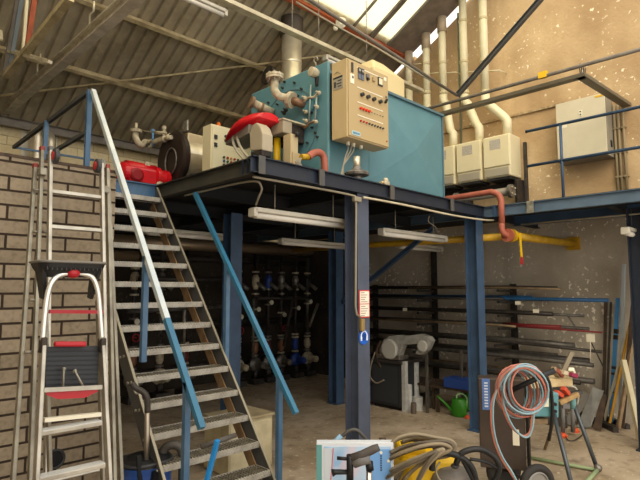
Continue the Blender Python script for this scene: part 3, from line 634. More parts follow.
# five ducts: top pixel positions -> straight vertical in front of wall, then bend into boiler
fl = ['right-hand white flue duct bending down to the cream wall boilers', 'second white flue duct from the right, bending to the middle cream boiler', 'middle white flue duct, bending down behind the teal boiler end', 'fourth white flue duct from the right, behind the teal boiler', 'leftmost white flue duct rising behind the teal boiler']
tops = [(485.5, 100), (465, 100), (443.5, 100), (427, 100), (409, 90)]
for k in range(5):
    q = A(*tops[k], X=9.1); yb = 4.16+.565*k+.13
    f = thing('flue_duct', fl[k], 'duct', (9.1, q.y, 4.9), 'white flue ducts up the ochre wall')
    ztop = RZ(q.y)-.02
    MB().cyl(V(9.1, q.y, q.z+.1), V(9.1, q.y, min(ztop, 8.6)), .078, n=18).build('duct', white_pvc, f)
    zb = 4.93
    if k > 2: MB().cyl(V(9.1, q.y, q.z+.1), V(9.1, q.y, 3.6), .078, n=18).build('lower_duct', white_pvc, f)
    else: MB().tube([V(9.1, q.y, q.z+.1), V(9.1, q.y, q.z-.02), V(9.1, q.y-.06, q.z-.10), V(9.1, yb+.06, 5.30), V(9.1, yb, 5.22), V(9.1, yb, zb)], .082, 18).build('bend', white_pvc, f)
    for z in (q.z+.12, q.z+.75, q.z+1.6): MB().lathe(V(9.1, q.y, z), (0, 0, 1), [(0, .08), (.01, .09), (.05, .09), (.06, .08)], 18).build('joint_ring', mat('joint_cream', '#cdbf96', .5), f)  # joint rings in a slightly darker cream than the duct
    MB().tube([V(9.1, q.y-.08, q.z+.55), V(9.1, q.y-.3, q.z+.5), V(9.34, q.y-.32, q.z+.5)], .012, 6).build('wall_bracket', white_pvc, f)
    if k > 1: MB().cyl(V(9.1, q.y, ztop-.33), V(9.1, q.y, ztop), .098, n=18).build('roof_collar', mat('collar_brown', '#b8a68a', .6, .2), f)
# down pipe (greenish)
q = A(459, 60, X=9.3); tag(MB().cyl(V(9.3, q.y, 5.0), V(9.3, q.y, 7.8), .02, n=8).build('down_pipe', mat('green_grey', '#77806a', .6)), 'thin green-grey pipe on the wall between two white ducts', 'pipe')
# ---------------------------------------------------------------- grey cabinet on the wall
gc = thing('wall_cabinet', 'grey-white electrical wall cabinet behind the blue guard rail', 'cabinet', (9.15, 2.98, 4.23))
MB().box(9.03, 9.345, 2.59, 3.38, 4.24, 5.27).build('housing', mat('cab_side', '#8f8878', .5), gc, .006)
MB().box(9.0, 9.027, 2.60, 3.37, 4.25, 5.26).build('door', cab_g, gc, .006)
MB().box(8.995, 9.0, 2.62, 2.74, 5.21, 5.24).build('label', yel, gc); MB().box(8.993, 8.999, 2.95, 3.0, 4.96, 5.06).build('label', white_p, gc)
for dz in (.0, .05): MB().box(8.988, 8.996, 2.962, 2.985, 4.975+dz, 4.995+dz).build('keyhole', black, gc)
MB().box(8.995, 9.0, 3.2, 3.34, 4.82, 4.92).build('notice', white_p, gc)
MB().box(9.15, 9.2, 2.575, 2.59, 4.4, 4.5).build('hinge', black, gc)
for k, (x, z1) in enumerate(((616, 5.02), (620, 5.02), (625, 5.05))):
    q = A(x, 150, X=9.3); m = MB().tube([V(9.3, q.y, 3.39), V(9.3, q.y, z1+.1)], .022, 8)
    for z in (3.9, 4.3, 4.7): m.box(9.275, 9.345, q.y-.03, q.y+.03, z, z+.03)
    tag(m.build('conduit', mat('conduit_brown', '#8a7a5c', .6)), ['left', 'middle', 'right'][k]+' of three conduits beside the grey-white wall cabinet', 'pipe', 'conduits beside the wall cabinet')
# ---------------------------------------------------------------- roof truss, trays, rods
CZ = 5.24
tr = thing('roof_truss', 'steel roof truss crossing above the stairs at the left', 'truss', (2.35, 6, CZ))
MB().ibeam(V(2.35, 10.2, CZ), V(2.33, 2.0, CZ), .13, .15).build('bottom_chord', mat('chord_grey', '#cfc7b4', .6, .1, '#a0967f', 7, .6), tr)
def TX(x, y): return A(x, y, X=1.88)
for (a, b, wd, mm) in (((6, 76), (70, -2), .09, purl), ((4, 76), (18, -2), .06, purl_g), ((9, 72), (22, -4), .05, mat('mid_blue_grey', '#6b7476', .6)), ((23, 50), (27, -3), .05, cream), ((27, 50), (35, -5), .06, red_beam), ((-2, 2), (1, 40), .05, cream), ((3, 50), (50, 62), .05, tray_w)):
    MB().bar(TX(*a), TX(*b), wd, wd*.7).build('brace', mm, tr)
for q in ((41, 62), (94, 8), (1, 98)):
    p = A(q[0], q[1]+8, X=2.35); z = CZ+.05
    m = MB().tube([V(2.30, p.y, z), V(2.30, p.y, z+.18), V(2.30, p.y-.12, z+.18), V(2.30, p.y-.12, z+.3)], .012, 6); m.build('hook', tray_w, tr)
tr2 = thing('roof_truss', 'steel roof truss with a long diagonal crossing before the white ducts', 'truss', (7.4, 4.5, CZ))
MB().tube([V(7.4, 7.8, 5.2), V(7.4, -1, 5.12)], .028, 8).build('bottom_chord', purl_g, tr2)
MB().ibeam(V(7.4, 4.32, 5.25), V(7.4, 2.55, 6.6), .07, .07).build('diagonal', str_grey, tr2)
MB().tube([V(7.4, 4.32, 5.25), V(4.6, 4.1, 5.30), V(3.2, 3.98, 5.32)], .022, 8).build('tie_bar', purl_g, tr2)
q = A(543, 75, X=7.4); MB().cbox(q, .06, .12, .09).build('clamp', yel, tr2)
ct = thing('cable_ladder', 'grey cable tray turning towards the ochre wall above the grey-white cabinet', 'cable tray', (7.6, 3, 5.03))
def tray(m, p, q, wd=.12, h=.05):
    p = V(*p); q = V(*q); d = (q-p).normalized(); s_ = d.cross(V(0, 0, 1)).normalized()*wd/2
    m.bar(p, q, wd, .006); m.bar(p+s_+V(0, 0, h/2), q+s_+V(0, 0, h/2), .006, h); m.bar(p-s_+V(0, 0, h/2), q-s_+V(0, 0, h/2), .006, h)
m = MB(); tray(m, (7.577, 6.5, 5.05), (7.577, 2.42, 5.05)); tray(m, (7.53, 2.47, 5.05), (9.34, 2.37, 5.05)); m.build('tray', mat('tray_grey', '#77705f', .5, .4), ct)
m = MB()
for k in range(4): m.tube(spline([V(7.55+.02*k, 6.4, 5.07), V(7.56+.02*k, 3.0, 5.075), V(7.6+.02*k, 2.5, 5.07+.02*k), V(8.2, 2.42+.02*k, 5.07), V(9.3, 2.36+.02*k, 5.07)], 5), .012, 5)
m.build('cables', dgrey, ct)
for k in range(4): MB().tube(spline([V(7.65+.07*k, 2.50, 5.1), V(7.62+.07*k, 2.5, 5.2), V(7.58+.07*k, 2.48, 5.26), V(7.56+.07*k, 2.48, 5.22)], 4), .008, 5).build('cable_tail', dgrey, ct)
# long white tray over the boilers with fluorescent lamps
zt = 6.2
a = A(218, -3, Z=zt); b = A(402, 86, Z=zt)
a.y = b.y = (a.y+b.y)/2
wt_ = thing('cable_tray', 'long perforated white cable tray hanging above the teal boiler', 'cable tray', ((a.x+b.x)/2, a.y, zt))
m = MB(); tray(m, (a.x-1.5, a.y, zt), (8.95, a.y, zt), .13, .06); m.build('tray', tray_w, wt_)
for x in (3.4, 5.35, 5.95, 7.2): MB().cyl(V(x, a.y, zt), V(x, a.y, RZ(a.y)-.0), .008, n=6).build('hanger', galv, wt_)
lump = None
def lum(loc, L, label, group='fluorescent lamps', rods=.3, axis='x', col=None):
    t = thing('fluorescent_lamp', label, 'lamp', loc, group); l = V(*loc); dx = V(L/2, 0, 0) if axis == 'x' else V(0, L/2, 0)
    p, q = l-dx, l+dx; d = dx.normalized()
    MB().bar(p, q, .11, .05).build('housing', lum_m, t, .012)
    MB().tube([p-V(0, 0, .055)+d*.03, q-V(0, 0, .055)-d*.03], .034, 12).build('diffuser', lum_d, t)
    for s_, e in ((1, p), (-1, q)): MB().cbox(e-V(0, 0, .03)+d*.01*s_, .05 if axis == 'x' else .11, .11 if axis == 'x' else .05, .09).build('end_cap', lum_m, t, .01)
    if rods:
        for f_ in (-.3, .3): MB().cyl(l+dx*2*f_+V(0, 0, .02), l+dx*2*f_+V(0, 0, .02+rods), .006, n=6).build('hanger_rod', cable, t)
    return t
lum((3.45, a.y+.05, zt-.1), 1.3, 'fluorescent lamp under the cable tray, left of the chimney', rods=.08)
lum((6.9, a.y+.05, zt-.1), 1.5, 'fluorescent lamp under the cable tray, above the cream cover', rods=.08)
lum((4.0, 4.29, 2.92), 1.5, 'fluorescent lamp hanging under the front deck edge left of the grey column', rods=.28)
lum((6.42, 4.50, 2.92), 1.6, 'fluorescent lamp hanging between the grey column and the blue column', rods=.28)
lum((6.35, 6.55, 2.92), 1.6, 'smaller-looking fluorescent lamp deep under the deck behind the grey column', rods=.28)
lum((4.15, 6.85, 2.94), 1.6, 'fluorescent lamp under the deck behind the upper stair treads', rods=.26)
lum((8.3, 5.7, 2.92), 1.4, 'unlit fluorescent lamp near the yellow pipe behind the blue column', rods=.26)
lum((8.5, 2.06, 2.90), 1.6, 'fluorescent lamp under the right-hand deck at the picture edge', rods=.28)
# brace rods under the roof
def roofpt(x, y, off=-.12):
    d = FW + RT*((x-320)/FPX) - UP*((y-240)/FPX); t = (5.19+off+.55*10.28-CH)/(d.z+.55*d.y); return V(0, 0, CH)+d*t
tag(MB().tube([roofpt(-10, 97), roofpt(270, 63), roofpt(350, 52)], .022, 8).build('brace_rod', purl), 'long cream wind brace rod crossing under the sheet roof', 'rod')
q = A(341, 23, Y=6.45)
si = thing('alarm_siren', 'round white alarm siren hanging from the rust red purlin', 'siren', q)
MB().lathe(q, (-.6, -.7, -.1), [(-.05, .05), (-.03, .10), (.03, .105), (.08, .05)], 16).build('body', white_p, si); MB().ball(q+V(-.1, .05, -.12), .05).build('horn', white_p, si); MB().cyl(q, V(q.x, 6.55, RZ(6.55)-.1), .015, n=6).build('stem', galv, si)
tag(MB().tube(spline([A(296, 2, Y=6.0), A(340, 28, Y=5.6), A(375, 47, Y=5.2), A(400, 62, Y=4.9), A(430, 80, Y=4.6), V(7.4, 4.32, 5.27)], 5), .018, 6).build('brace_rod', cable), 'thin grey rod descending from the roof to the truss node by the ducts', 'rod')
# ---------------------------------------------------------------- gas pipes
gp = thing('gas_pipe', 'red then yellow gas pipe running into the grey wall under the right-hand deck', 'pipe', (7.33, 4, 2.9))
XP = 7.33
p = [V(XP, 5.6, 3.56), V(XP, 4.4, 3.56), V(XP, 3.74, 3.57), V(XP, 3.63, 3.51), V(XP, 3.59, 3.41), V(XP, 3.59, 3.07)]
MB().tube(p[:2]+spline(p[2:5], 5)+[p[5]], .045, 14).tube(spline([V(XP, 3.59, 3.07), V(XP, 3.59, 2.98), V(XP+.03, 3.57, 2.92), V(XP+.1, 3.54, 2.90)], 4), .045, 14).build('red_section', red_pipe, gp)
m = MB(); flange(m, V(XP+.08, 3.54, 2.90), (1, -.1, 0), .10, .02); m.build('red_flange', red_pipe, gp)
m = MB(); flange(m, V(XP+.17, 3.53, 2.90), (1, -.1, 0), .10, .02); m.build('yellow_flange', yel_pipe, gp)
MB().tube([V(XP+.15, 3.53, 2.90), V(XP+.24, 3.52, 2.90), V(XP+.34, 3.51, 2.90)], [.06, .085, .06], 14).build('valve_body', yel_pipe, gp)
MB().bar(V(XP+.24, 3.43, 2.94), V(XP+.25, 3.42, 2.58), .02, .035).build('valve_lever', yel, gp); MB().bar(V(XP+.25, 3.42, 2.58), V(XP+.25, 3.42, 2.47), .022, .037).build('lever_tip', red_p, gp)
MB().cyl(V(XP+.34, 3.51, 2.90), V(9.34, 3.30, 2.88), .062, n=16).build('yellow_section', yel_pipe, gp)
MB().box(9.31, 9.348, 3.19, 3.41, 2.77, 2.99).build('wall_plate', yel_pipe, gp)
tag(MB().cyl(V(7.55, 3.62, 2.90), V(7.42, 8.3, 2.94), .055, n=16).build('gas_pipe', yel_pipe), 'long yellow gas pipe running back under the deck towards the dark pump area', 'pipe')
# duct deep under deck
tag(MB().cyl(V(3.3, 9.75, 3.02), V(9.3, 9.75, 3.06), .12, n=20).build('ventilation_duct', mat('duct_brown', '#a58f74', .4, .5)), 'round metal duct running across above the dark pumps', 'duct')
tag(MB().cyl(V(2.6, 9.3, 2.72), V(4.4, 9.3, 2.72), .09, n=16).build('heating_pipe', mat('duct_brown2', '#8d785c', .5, .4)), 'brown insulated pipe behind the upper stair treads', 'pipe')
# ---------------------------------------------------------------- pumps
pumps = [(4.25, 'cream'), (4.75, 'dark'), (5.25, 'cream'), (5.75, 'dark')]
xs = [(4.5, 0), (5.05, 1), (5.6, 2), (6.9, 1), (7.38, 0), (7.75, 2), (8.15, 0), (8.6, 3), (9.0, 1)]
plab = ['leftmost pump stack seen through the lower stair treads', 'pump stack seen through the stair treads beside the left one', 'pump stack seen through the right half of the stair treads', 'pump stack directly right of the blue column behind the stairs', 'pump stack with a cream filter, second right of the blue column', 'pump stack in the middle of the dark pump row', 'pump stack with grey volute right of the middle of the dark row', 'blue bodied pump stack in the dark pump row', 'rightmost pump stack in the dark corner']
for k, (x, kind) in enumerate(xs):
    y = 9.55; t = thing('heating_pump', plab[k], 'pump', (x, y, 0), 'heating pumps under the mezzanine')
    body = [castg, fitting, castg, mat('pump_blue', '#24408a', .45)][kind]
    MB().box(x-.14, x+.14, y-.15, y+.15, 0, .12).build('plinth', darkst, t)
    MB().lathe(V(x, y+.1, .42), (0, -1, 0), [(0, .08), (.03, .15), (.12, .16), (.17, .09), (.19, .075), (.40, .075), (.43, .05)], 18).build('pump_body', body, t)
    MB().cyl(V(x, y, .12), V(x, y, .3), .06, n=12).build('foot', darkst, t)
    m = MB(); z = .6
    m.cyl(V(x, y+.03, .5), V(x, y+.03, 2.9), .035 if k % 2 else .045, n=12); m.build('riser', [castd, midst, castd, castd][kind], t)
    for z in (.62, .95, 1.02, 1.55+.1*(k % 3), 2.0+.1*(k % 2), 2.5):
        m = MB(); flange(m, V(x, y+.03, z), (0, 0, 1), .085, .018); m.build('flange', [fitting, fitting, castg, castg][(k+int(z*10)) % 4], t)
    MB().lathe(V(x, y+.03, .66), (0, 0, 1), [(0, .05), (.06, .08), (.18, .08), (.25, .05)], 14).build('valve', [mat('pump_copper', '#8f6248', .5, .3), body, mat('pump_red', '#6f2a22', .5), mat('pump_blue', '#24408a', .45)][kind], t)
    MB().lathe(V(x, y+.03, 2.1), (0, 0, 1), [(0, .05), (.1, .085), (.26, .085), (.33, .05)], 14).build('filter', [fitting, castd, castg, mat('pump_blue', '#24408a', .45)][(kind+k) % 4], t)
    MB().cyl(V(x, y-.02, 2.25), V(x+.12, y-.18, 2.1), .045, n=10).build('filter_leg', castg, t)
    q = V(x+.02, y-.06, 1.5+.15*(k % 3)); MB().cyl(q+V(0, .1, 0), q, .02, n=8).lathe(q, (0, -1, 0), [(0, .05), (.02, .055), (.03, .05)], 14).build('gauge', white_p, t)
    q = V(x, y-.05, 1.2); m = MB().cyl(q+V(0, .1, 0), q-V(0, .05, 0), .012, n=6); m.tube([q-V(.07*math.cos(a), .05, .07*math.sin(a)) for a in [j*math.pi/6 for j in range(12)]], .010, 5, True); m.build('handwheel', red_p if k % 3 == 0 else castd, t)
for z, r, lab in ((1.35, .06, 'black upper collecting pipe across the pump row'), (2.75, .07, 'thick dark collecting pipe under the round metal duct'), (.5, .05, 'black lower collecting pipe behind the pump bodies')):
    tag(MB().cyl(V(4.0, 9.85, z), V(9.2, 9.85, z), r, n=14).build('header_pipe', castd), lab, 'pipe')
for k, (p, q, r, mm, lab) in enumerate([((6.6, 9.4, .9), (6.6, 9.4, 2.7), .03, midst, 'thin grey riser left of the pump stacks'), ((7.15, 9.35, .6), (7.15, 9.35, 1.9), .025, castg, 'short pale riser between the first two pump stacks'), ((7.2, 9.3, 1.9), (8.9, 9.3, 1.9), .035, darkst, 'thin dark crossing pipe in front of the pump stacks'),
  ((8.0, 9.3, .8), (8.35, 9.3, 2.2), .04, castd, 'slanting dark pipe in the middle of the pump stacks'), ((8.8, 9.3, 1.2), (9.1, 9.3, 1.75), .035, galv, 'bright short slanting pipe at the right of the pump stacks'), ((4.2, 9.2, 1.7), (6.2, 9.2, 1.75), .04, midst, 'grey crossing pipe seen through the stair treads'), ((4.4, 9.2, 2.3), (6.4, 9.2, 2.3), .05, darkst, 'upper dark crossing pipe seen through the stair treads'), ((5.35, 9.2, .7), (5.35, 9.2, 2.2), .035, galv, 'bright riser seen through the stair treads')]):
    tag(MB().cyl(V(*p), V(*q), r, n=12).build('heating_pipe', mm), lab, 'pipe')
# ---------------------------------------------------------------- conduit on grey column, signs
t = thing('electrical_conduit', 'thin grey conduit with switch running down the grey column', 'conduit', (4.5, 3.93, 1.5))
MB().tube(spline([V(3.02, 3.98, 3.18), V(4.3, 3.93, 3.17), V(4.44, 3.93, 3.12), V(4.46, 3.935, 2.95)], 6)+[V(4.44, 3.935, 1.9), V(4.46, 3.935, 1.82), V(4.52, 3.935, 1.79)], .013, 8).build('tube', cable, t)
MB().cbox(V(4.47, 3.93, 3.13), .12, .05, .06).build('junction_box', cable, t, .01); MB().cbox(V(4.535, 3.92, 1.70), .06, .04, .14).build('switch', mat('brass_box', '#9c8350', .5, .3), t, .008)
tag(MB().tube(spline([V(4.55, 3.9, 3.16), V(5.3, 3.86, 3.15), V(6.4, 3.85, 3.13), V(7.3, 3.86, 3.15), V(7.5, 3.8, 3.16)], 6), .014, 6).build('cable', tray_w), 'pale cable sagging along the bottom of the front beam', 'cable')
tag(MB().tube(spline([V(3.05, 5.3, 3.17), V(3.12, 4.2, 3.18), V(3.2, 4.08, 3.12), V(3.22, 4.15, 3.02), V(3.28, 4.27, 2.97)], 7), .012, 6).build('cable', cable), 'grey cable curling down to the left end of the front lamp', 'cable')
tag(MB().tube(spline([V(6.5, 4.3, 3.18), V(6.55, 4.35, 3.1), V(6.9, 4.45, 3.05), V(7.0, 4.5, 2.96)], 6), .009, 6).build('cable', cable), 'short cable drooping to the lamp beside the blue column', 'cable')
fy = 3.943
nt_ = thing('wall_notice', 'white notice with a red border on the grey column', 'sign', (4.6, fy, 1.86))
a_ = A(358.3, 290, Y=fy); b_ = A(368.3, 317.5, Y=fy)
MB().box(4.508, 4.692, fy-.004, fy+.004, b_.z, a_.z).build('border', mat('sign_red', '#c03a34', .5), nt_)
MB().box(4.522, 4.678, fy-.007, fy-.003, b_.z+.014, a_.z-.014).build('sheet', mat('paper', '#efe6d4', .6), nt_)
zm = (a_.z+b_.z)/2; MB().box(4.522, 4.678, fy-.009, fy-.006, zm-.005, zm+.003).build('divider', bpy.data.materials['sign_red'], nt_)
m = MB()
for k in range(11):
    z = a_.z-.035-k*.026
    if abs(z-zm) > .014 and z > b_.z+.02: m.box(4.535, 4.60+.06*((k*37 % 10)/10), fy-.009, fy-.0065, z, z+.009)
m.build('text_lines', mat('ink', '#a89488', .7), nt_)
sg = thing('safety_sign', 'round blue ear protection sign on the grey column below the notice', 'sign', (4.6, fy, 1.55))
q = V(4.585, fy, A(363, 337, Y=fy).z)
MB().cyl(q, q-V(0, .006, 0), .085, n=28).build('disc', mat('sign_blue', '#1560c8', .4), sg)
sw = mat('sign_white', '#f2f6ff', .5)
MB().tube([q+V(.052*math.cos(a), -.008, .005+.06*math.sin(a)) for a in [math.radians(d) for d in range(-30, 211, 15)]], .008, 6).build('headset', sw, sg)
MB().lathe(q+V(0, -.0065, 0), (0, -1, 0), [(0, .04), (.003, .038)], 18).build('head', mat('sign_blue2', '#0d3f90', .4), sg)
for s_ in (-1, 1): MB().cbox(q+V(.048*s_, -.009, -.018), .022, .006, .045).build('ear_cup', sw, sg)

#PART3
# ------------------------------------------------------------------ multi-section ladder leaning on the brick partition
LN = V(0, -3.2, .93).normalized()      # plane through (.,4.75,3.2) and (.,3.82,0)
def LP(x, y, off=0): return AP(x, y, V(0, 4.70, 3.2)+V(0, -1, .29)*off, LN)
def to_floor(p, q): # extend p->q to z=.02
    d = q-p; return p + d*((.02-p.z)/d.z)
lad = thing('extension_ladder', 'tall three-section aluminium ladder leaning against the brick partition', 'ladder', (1.6, 3.9, 0))
secs = [((35, 167), (13, 480), (107.5, 172), (121, 480), 0.0, alu_dull), ((42, 150), (30, 480), (107, 168), (114, 480), .06, alu_dull), ((50.5, 150), (46, 480), (101.5, 163), (107, 480), .12, alu)]
for k, (a, b, c_, d_, off, mm) in enumerate(secs):
    a, b, c_, d_ = [LP(*q, off) for q in (a, b, c_, d_)]
    b = to_floor(a, b); d_ = to_floor(c_, d_)
    MB().bar(a, b, .026, .055, LN).build('stile', mm, lad, .004); MB().bar(c_, d_, .026, .055, LN).build('stile', mm, lad, .004)
    for p in (a, c_): MB().cbox(p+V(0, 0, .01), .034, .06, .04).build('end_cap', mat('cap_red', '#8e3a30', .5) if k < 2 else mgrey, lad, .006)
    for p in (b, d_): MB().cbox(p, .045, .075, .04).build('foot', black, lad, .006)
    if k == 2:
        for i_ in range(11):
            f_ = (.09+.085*i_)
            if i_ in (2, 3, 4, 5, 6): continue
            p, q = a.lerp(b, f_+.03), c_.lerp(d_, f_+.0)
            z = 2.885-.295*i_; p = a.lerp(b, (a.z-z)/(a.z-b.z)); q = c_.lerp(d_, (c_.z-z)/(c_.z-d_.z))
            MB().bar(p, q, .032, .032, LN).build('rung', alu, lad, .006)
for (x, y, off) in ((55.5, 156, .17), (97.5, 166, .17)):
    p = LP(x, y, off); t_ = MB().lathe(p-V(.02, 0, 0), (1, 0, 0), [(0, .05), (.005, .062), (.035, .062), (.04, .05)], 20).build('wall_wheel', dgrey, lad)
    MB().lathe(p-V(.028, 0, 0), (1, 0, 0), [(0, .03), (.01, .04)], 16).build('hub', red_p, t_)
for (x, y) in ((42, 172), (51, 157), (101, 165), (105, 190)):
    p = LP(x, y, .09); MB().cbox(p, .05, .09, .06).build('guide_bracket', alu_dull, lad, .006)
for (x, y) in ((37, 190), (37, 232), (34, 300), (29, 352), (46, 190), (46, 232)):
    p = LP(x, y, .05); MB().cyl(p-V(.03, 0, 0), p+V(.03, 0, 0), .012, n=8).build('rivet', galv, lad)
# ------------------------------------------------------------------ platform step ladder
SNm = V(0, -1, .12).normalized()
def SP(x, y, off=0): return AP(x, y, V(0, 3.20, 1.2)+V(0, -1, 0)*off, SNm)
sl = thing('platform_stepladder', 'platform stepladder with black tool tray and red trim before the tall ladder', 'stepladder', (1.15, 3.2, 0))
a, b = SP(43, 345), SP(36, 480); b = to_floor(a, b)
MB().bar(a, b, .022, .06, SNm).build('front_stile', alu, sl, .004)
c_, d_ = SP(102, 345), SP(109, 480); d_ = to_floor(c_, d_)
MB().bar(c_, d_, .022, .06, SNm).build('front_stile', alu, sl, .004)
for p in (b, d_): MB().cbox(p+V(0, 0, .0), .04, .08, .04).build('foot', black, sl, .006)
for p in (a, c_): MB().cbox(p, .035, .06, .09).build('hinge', castd, sl, .01); 
ra, rb = SP(45, 300, -.16), SP(50, 480, -.22); MB().bar(ra, to_floor(ra, rb), .02, .045, SNm).build('rear_stile', alu_dull, sl, .003)
ra, rb = SP(98, 300, -.16), SP(103, 480, -.22); MB().bar(ra, to_floor(ra, rb), .02, .045, SNm).build('rear_stile', alu_dull, sl, .003)
hp_ = [SP(42.5, 340, .01), SP(45, 312, .01), SP(48, 293, .0), SP(52, 282, .0), SP(60, 275, .0), SP(74, 273, 0), SP(88, 275, 0), SP(94, 280, 0), SP(98, 292, 0), SP(100, 312, .01), SP(102, 340, .01)]
MB().tube(spline(hp_, 5), .016, 10).build('hoop_handle', mat('polished_alu', '#e3e0d8', .25, .7), sl)
q = SP(73, 273); MB().ball(q, .038, 1.1, 1, .85, 12).build('release_knob', red_p, sl)
# tray: rounded shallow tray, seen from below
tz = 2.26; ctr_ = SP(70, 262, -.05)
def rr(cx, cy, w_, d__, r, z, n=5):
    out = []
    for sx, sy, a0 in ((1, 1, 0), (-1, 1, 90), (-1, -1, 180), (1, -1, 270)):
        for k in range(n+1):
            t = math.radians(a0+90*k/n); out.append(V(cx+sx*(w_/2-r)+r*math.cos(t), cy+sy*(d__/2-r)+r*math.sin(t), z))
    return out
cx, cy = ctr_.x, ctr_.y+.02
m = MB(); m.loft([rr(cx, cy, .31, .16, .05, tz-.085), rr(cx, cy, .375, .23, .06, tz-.03), rr(cx, cy, .39, .25, .06, tz), rr(cx, cy, .36, .22, .05, tz), rr(cx, cy, .30, .17, .04, tz-.06)], False)
m.build('tool_tray', mat('tray_black', '#1f1f20', .5), sl)
m = MB(); m.tube(rr(cx, cy, .395, .255, .06, tz+.004), .008, 6, True); m.build('tray_rim', mat('rim_grey', '#77736b', .4), sl)
m = MB()
for k in range(13): m.cbox(V(cx-.155+.026*k, cy-.108, tz-.032), .005, .010, .03, rx=-.45)
m.build('tray_ribs', dgrey, sl)
for s_ in (-1, 1): MB().prism([V(cx+s_*.175, cy-.09, tz-.02), V(cx+s_*.175, cy+.06, tz-.02), V(cx+s_*.15, cy+.03, tz-.21), V(cx+s_*.145, cy-.03, tz-.22)], (-.02*s_, 0, 0)).build('tray_bracket', black, sl)
# folded platform
p0, p1, p2, p3 = SP(46, 347, -.02), SP(98.5, 346, -.02), SP(98, 388, -.02), SP(45.5, 389, -.02)
m = MB().prism([p0, p1, p2, p3], (0, .025, 0)); m.build('platform', mat('platform_black', '#26282b', .5), sl)
m = MB()
for k in range(1, 9): 
    f_ = k/9; m.bar(p0.lerp(p3, f_)+V(0, -.003, 0), p1.lerp(p2, f_)+V(0, -.003, 0), .006, .005)
m.build('platform_grooves', black, sl)
m = MB().bar(SP(54, 344, .01), SP(86, 344, .01), .035, .03); m.build('grip', red_p, sl, .01)
m = MB().loft([[SP(46, 391, .02)+V(0, 0, d) for d in (0, -.02)]+[SP(46, 391, -.01)+V(0, 0, d) for d in (-.02, 0)], [SP(58, 391, .02)+V(0, 0, d) for d in (0, -.045)]+[SP(58, 391, -.01)+V(0, 0, d) for d in (-.045, 0)], [SP(85, 390, .02)+V(0, 0, d) for d in (0, -.045)]+[SP(85, 390, -.01)+V(0, 0, d) for d in (-.045, 0)], [SP(98, 389, .02)+V(0, 0, d) for d in (0, -.015)]+[SP(98, 389, -.01)+V(0, 0, d) for d in (-.015, 0)]], False); m.build('platform_edge', red_p, sl)
MB().bar(SP(44, 390, .03), SP(102, 387, .03), .012, .025).build('cross_bar', alu, sl)
MB().bar(SP(49, 311.5, -.15), SP(103, 312, -.15), .02, .022).build('rear_cross_bar', red_p, sl)
for a_, b_ in (((64, 369), (63, 390)), ((75, 371), (84, 388))): MB().tube([SP(*a_, .03), SP(*b_, .03)], .006, 6).ball(SP(*a_, .02), .012).build('strut', galv, sl)
MB().bar(SP(44, 420, .0), SP(100.5, 414, .0), .03, .022).build('upper_cross_bar', white_p, sl)
for (xl, yl, xr, yr) in ((40, 434, 102, 427), (37, 481, 105, 472)):
    a, b = SP(xl, yl, .02), SP(xr, yr, .02); b.z = a.z
    s_ = MB().bar(a+V(0, .035, 0), b+V(0, .035, 0), .085, .024).build('step', alu, sl, .003)
    m = MB()
    for k in range(5): m.bar(a+V(0, -.002+.016*k, .013), b+V(0, -.002+.016*k, .013), .004, .004)
    m.build('step_ribs', mat('step_light', '#d3d3cf', .5, .3), s_)
z = SP(37, 481).z-.28
while z > .15:
    y = 3.2-.12*(1.2-z)*-1*-1; a = SP(37, 481); b = SP(106, 474)
    a = V(a.x-.006, SP(37, 481).y-(a.z-z)*.12, z); b = V(b.x+.006, a.y, z)
    MB().bar(a+V(0, .035, 0), b+V(0, .035, 0), .085, .024).build('step', alu, sl, .003); z -= .28
# ------------------------------------------------------------------ cantilever rack on the grey wall
rkx = 8.72
rack = thing('cantilever_rack', 'dark cantilever rack with steel stock along the grey wall', 'rack', (9.2, 5, 0))
lev = [2.10, 1.90, 1.66, 1.44, 1.16, .92, .62]
for y in (7.6, 6.04, 4.36):
    MB().ibeam(V(9.26, y, 0.005), V(9.26, y, 3.0 if y == 6.04 else 2.2), .09, .09, .008, (1, 0, 0)).build('upright', darkst, rack)
    for z in lev[:]:
        MB().bar(V(9.22, y, z-.035), V(8.5 if z < 1.3 else 8.66, y, z-.02), .04, .045).build('arm', darkst, rack)
for y in (7.6, 6.04, 4.36): MB().box(8.45, 9.3, y-.04, y+.04, 0, .08).build('base_foot', darkst, rack)
blue_s = mat('blue_stock', '#2c5f8e', .4, 0, '#244d74', 6, .5); redst = mat('red_stock', '#7d2a2a', .5, .1); tan = mat('tan_stock', '#9c8567', .6, .1, '#6f5c44', 9, .7)
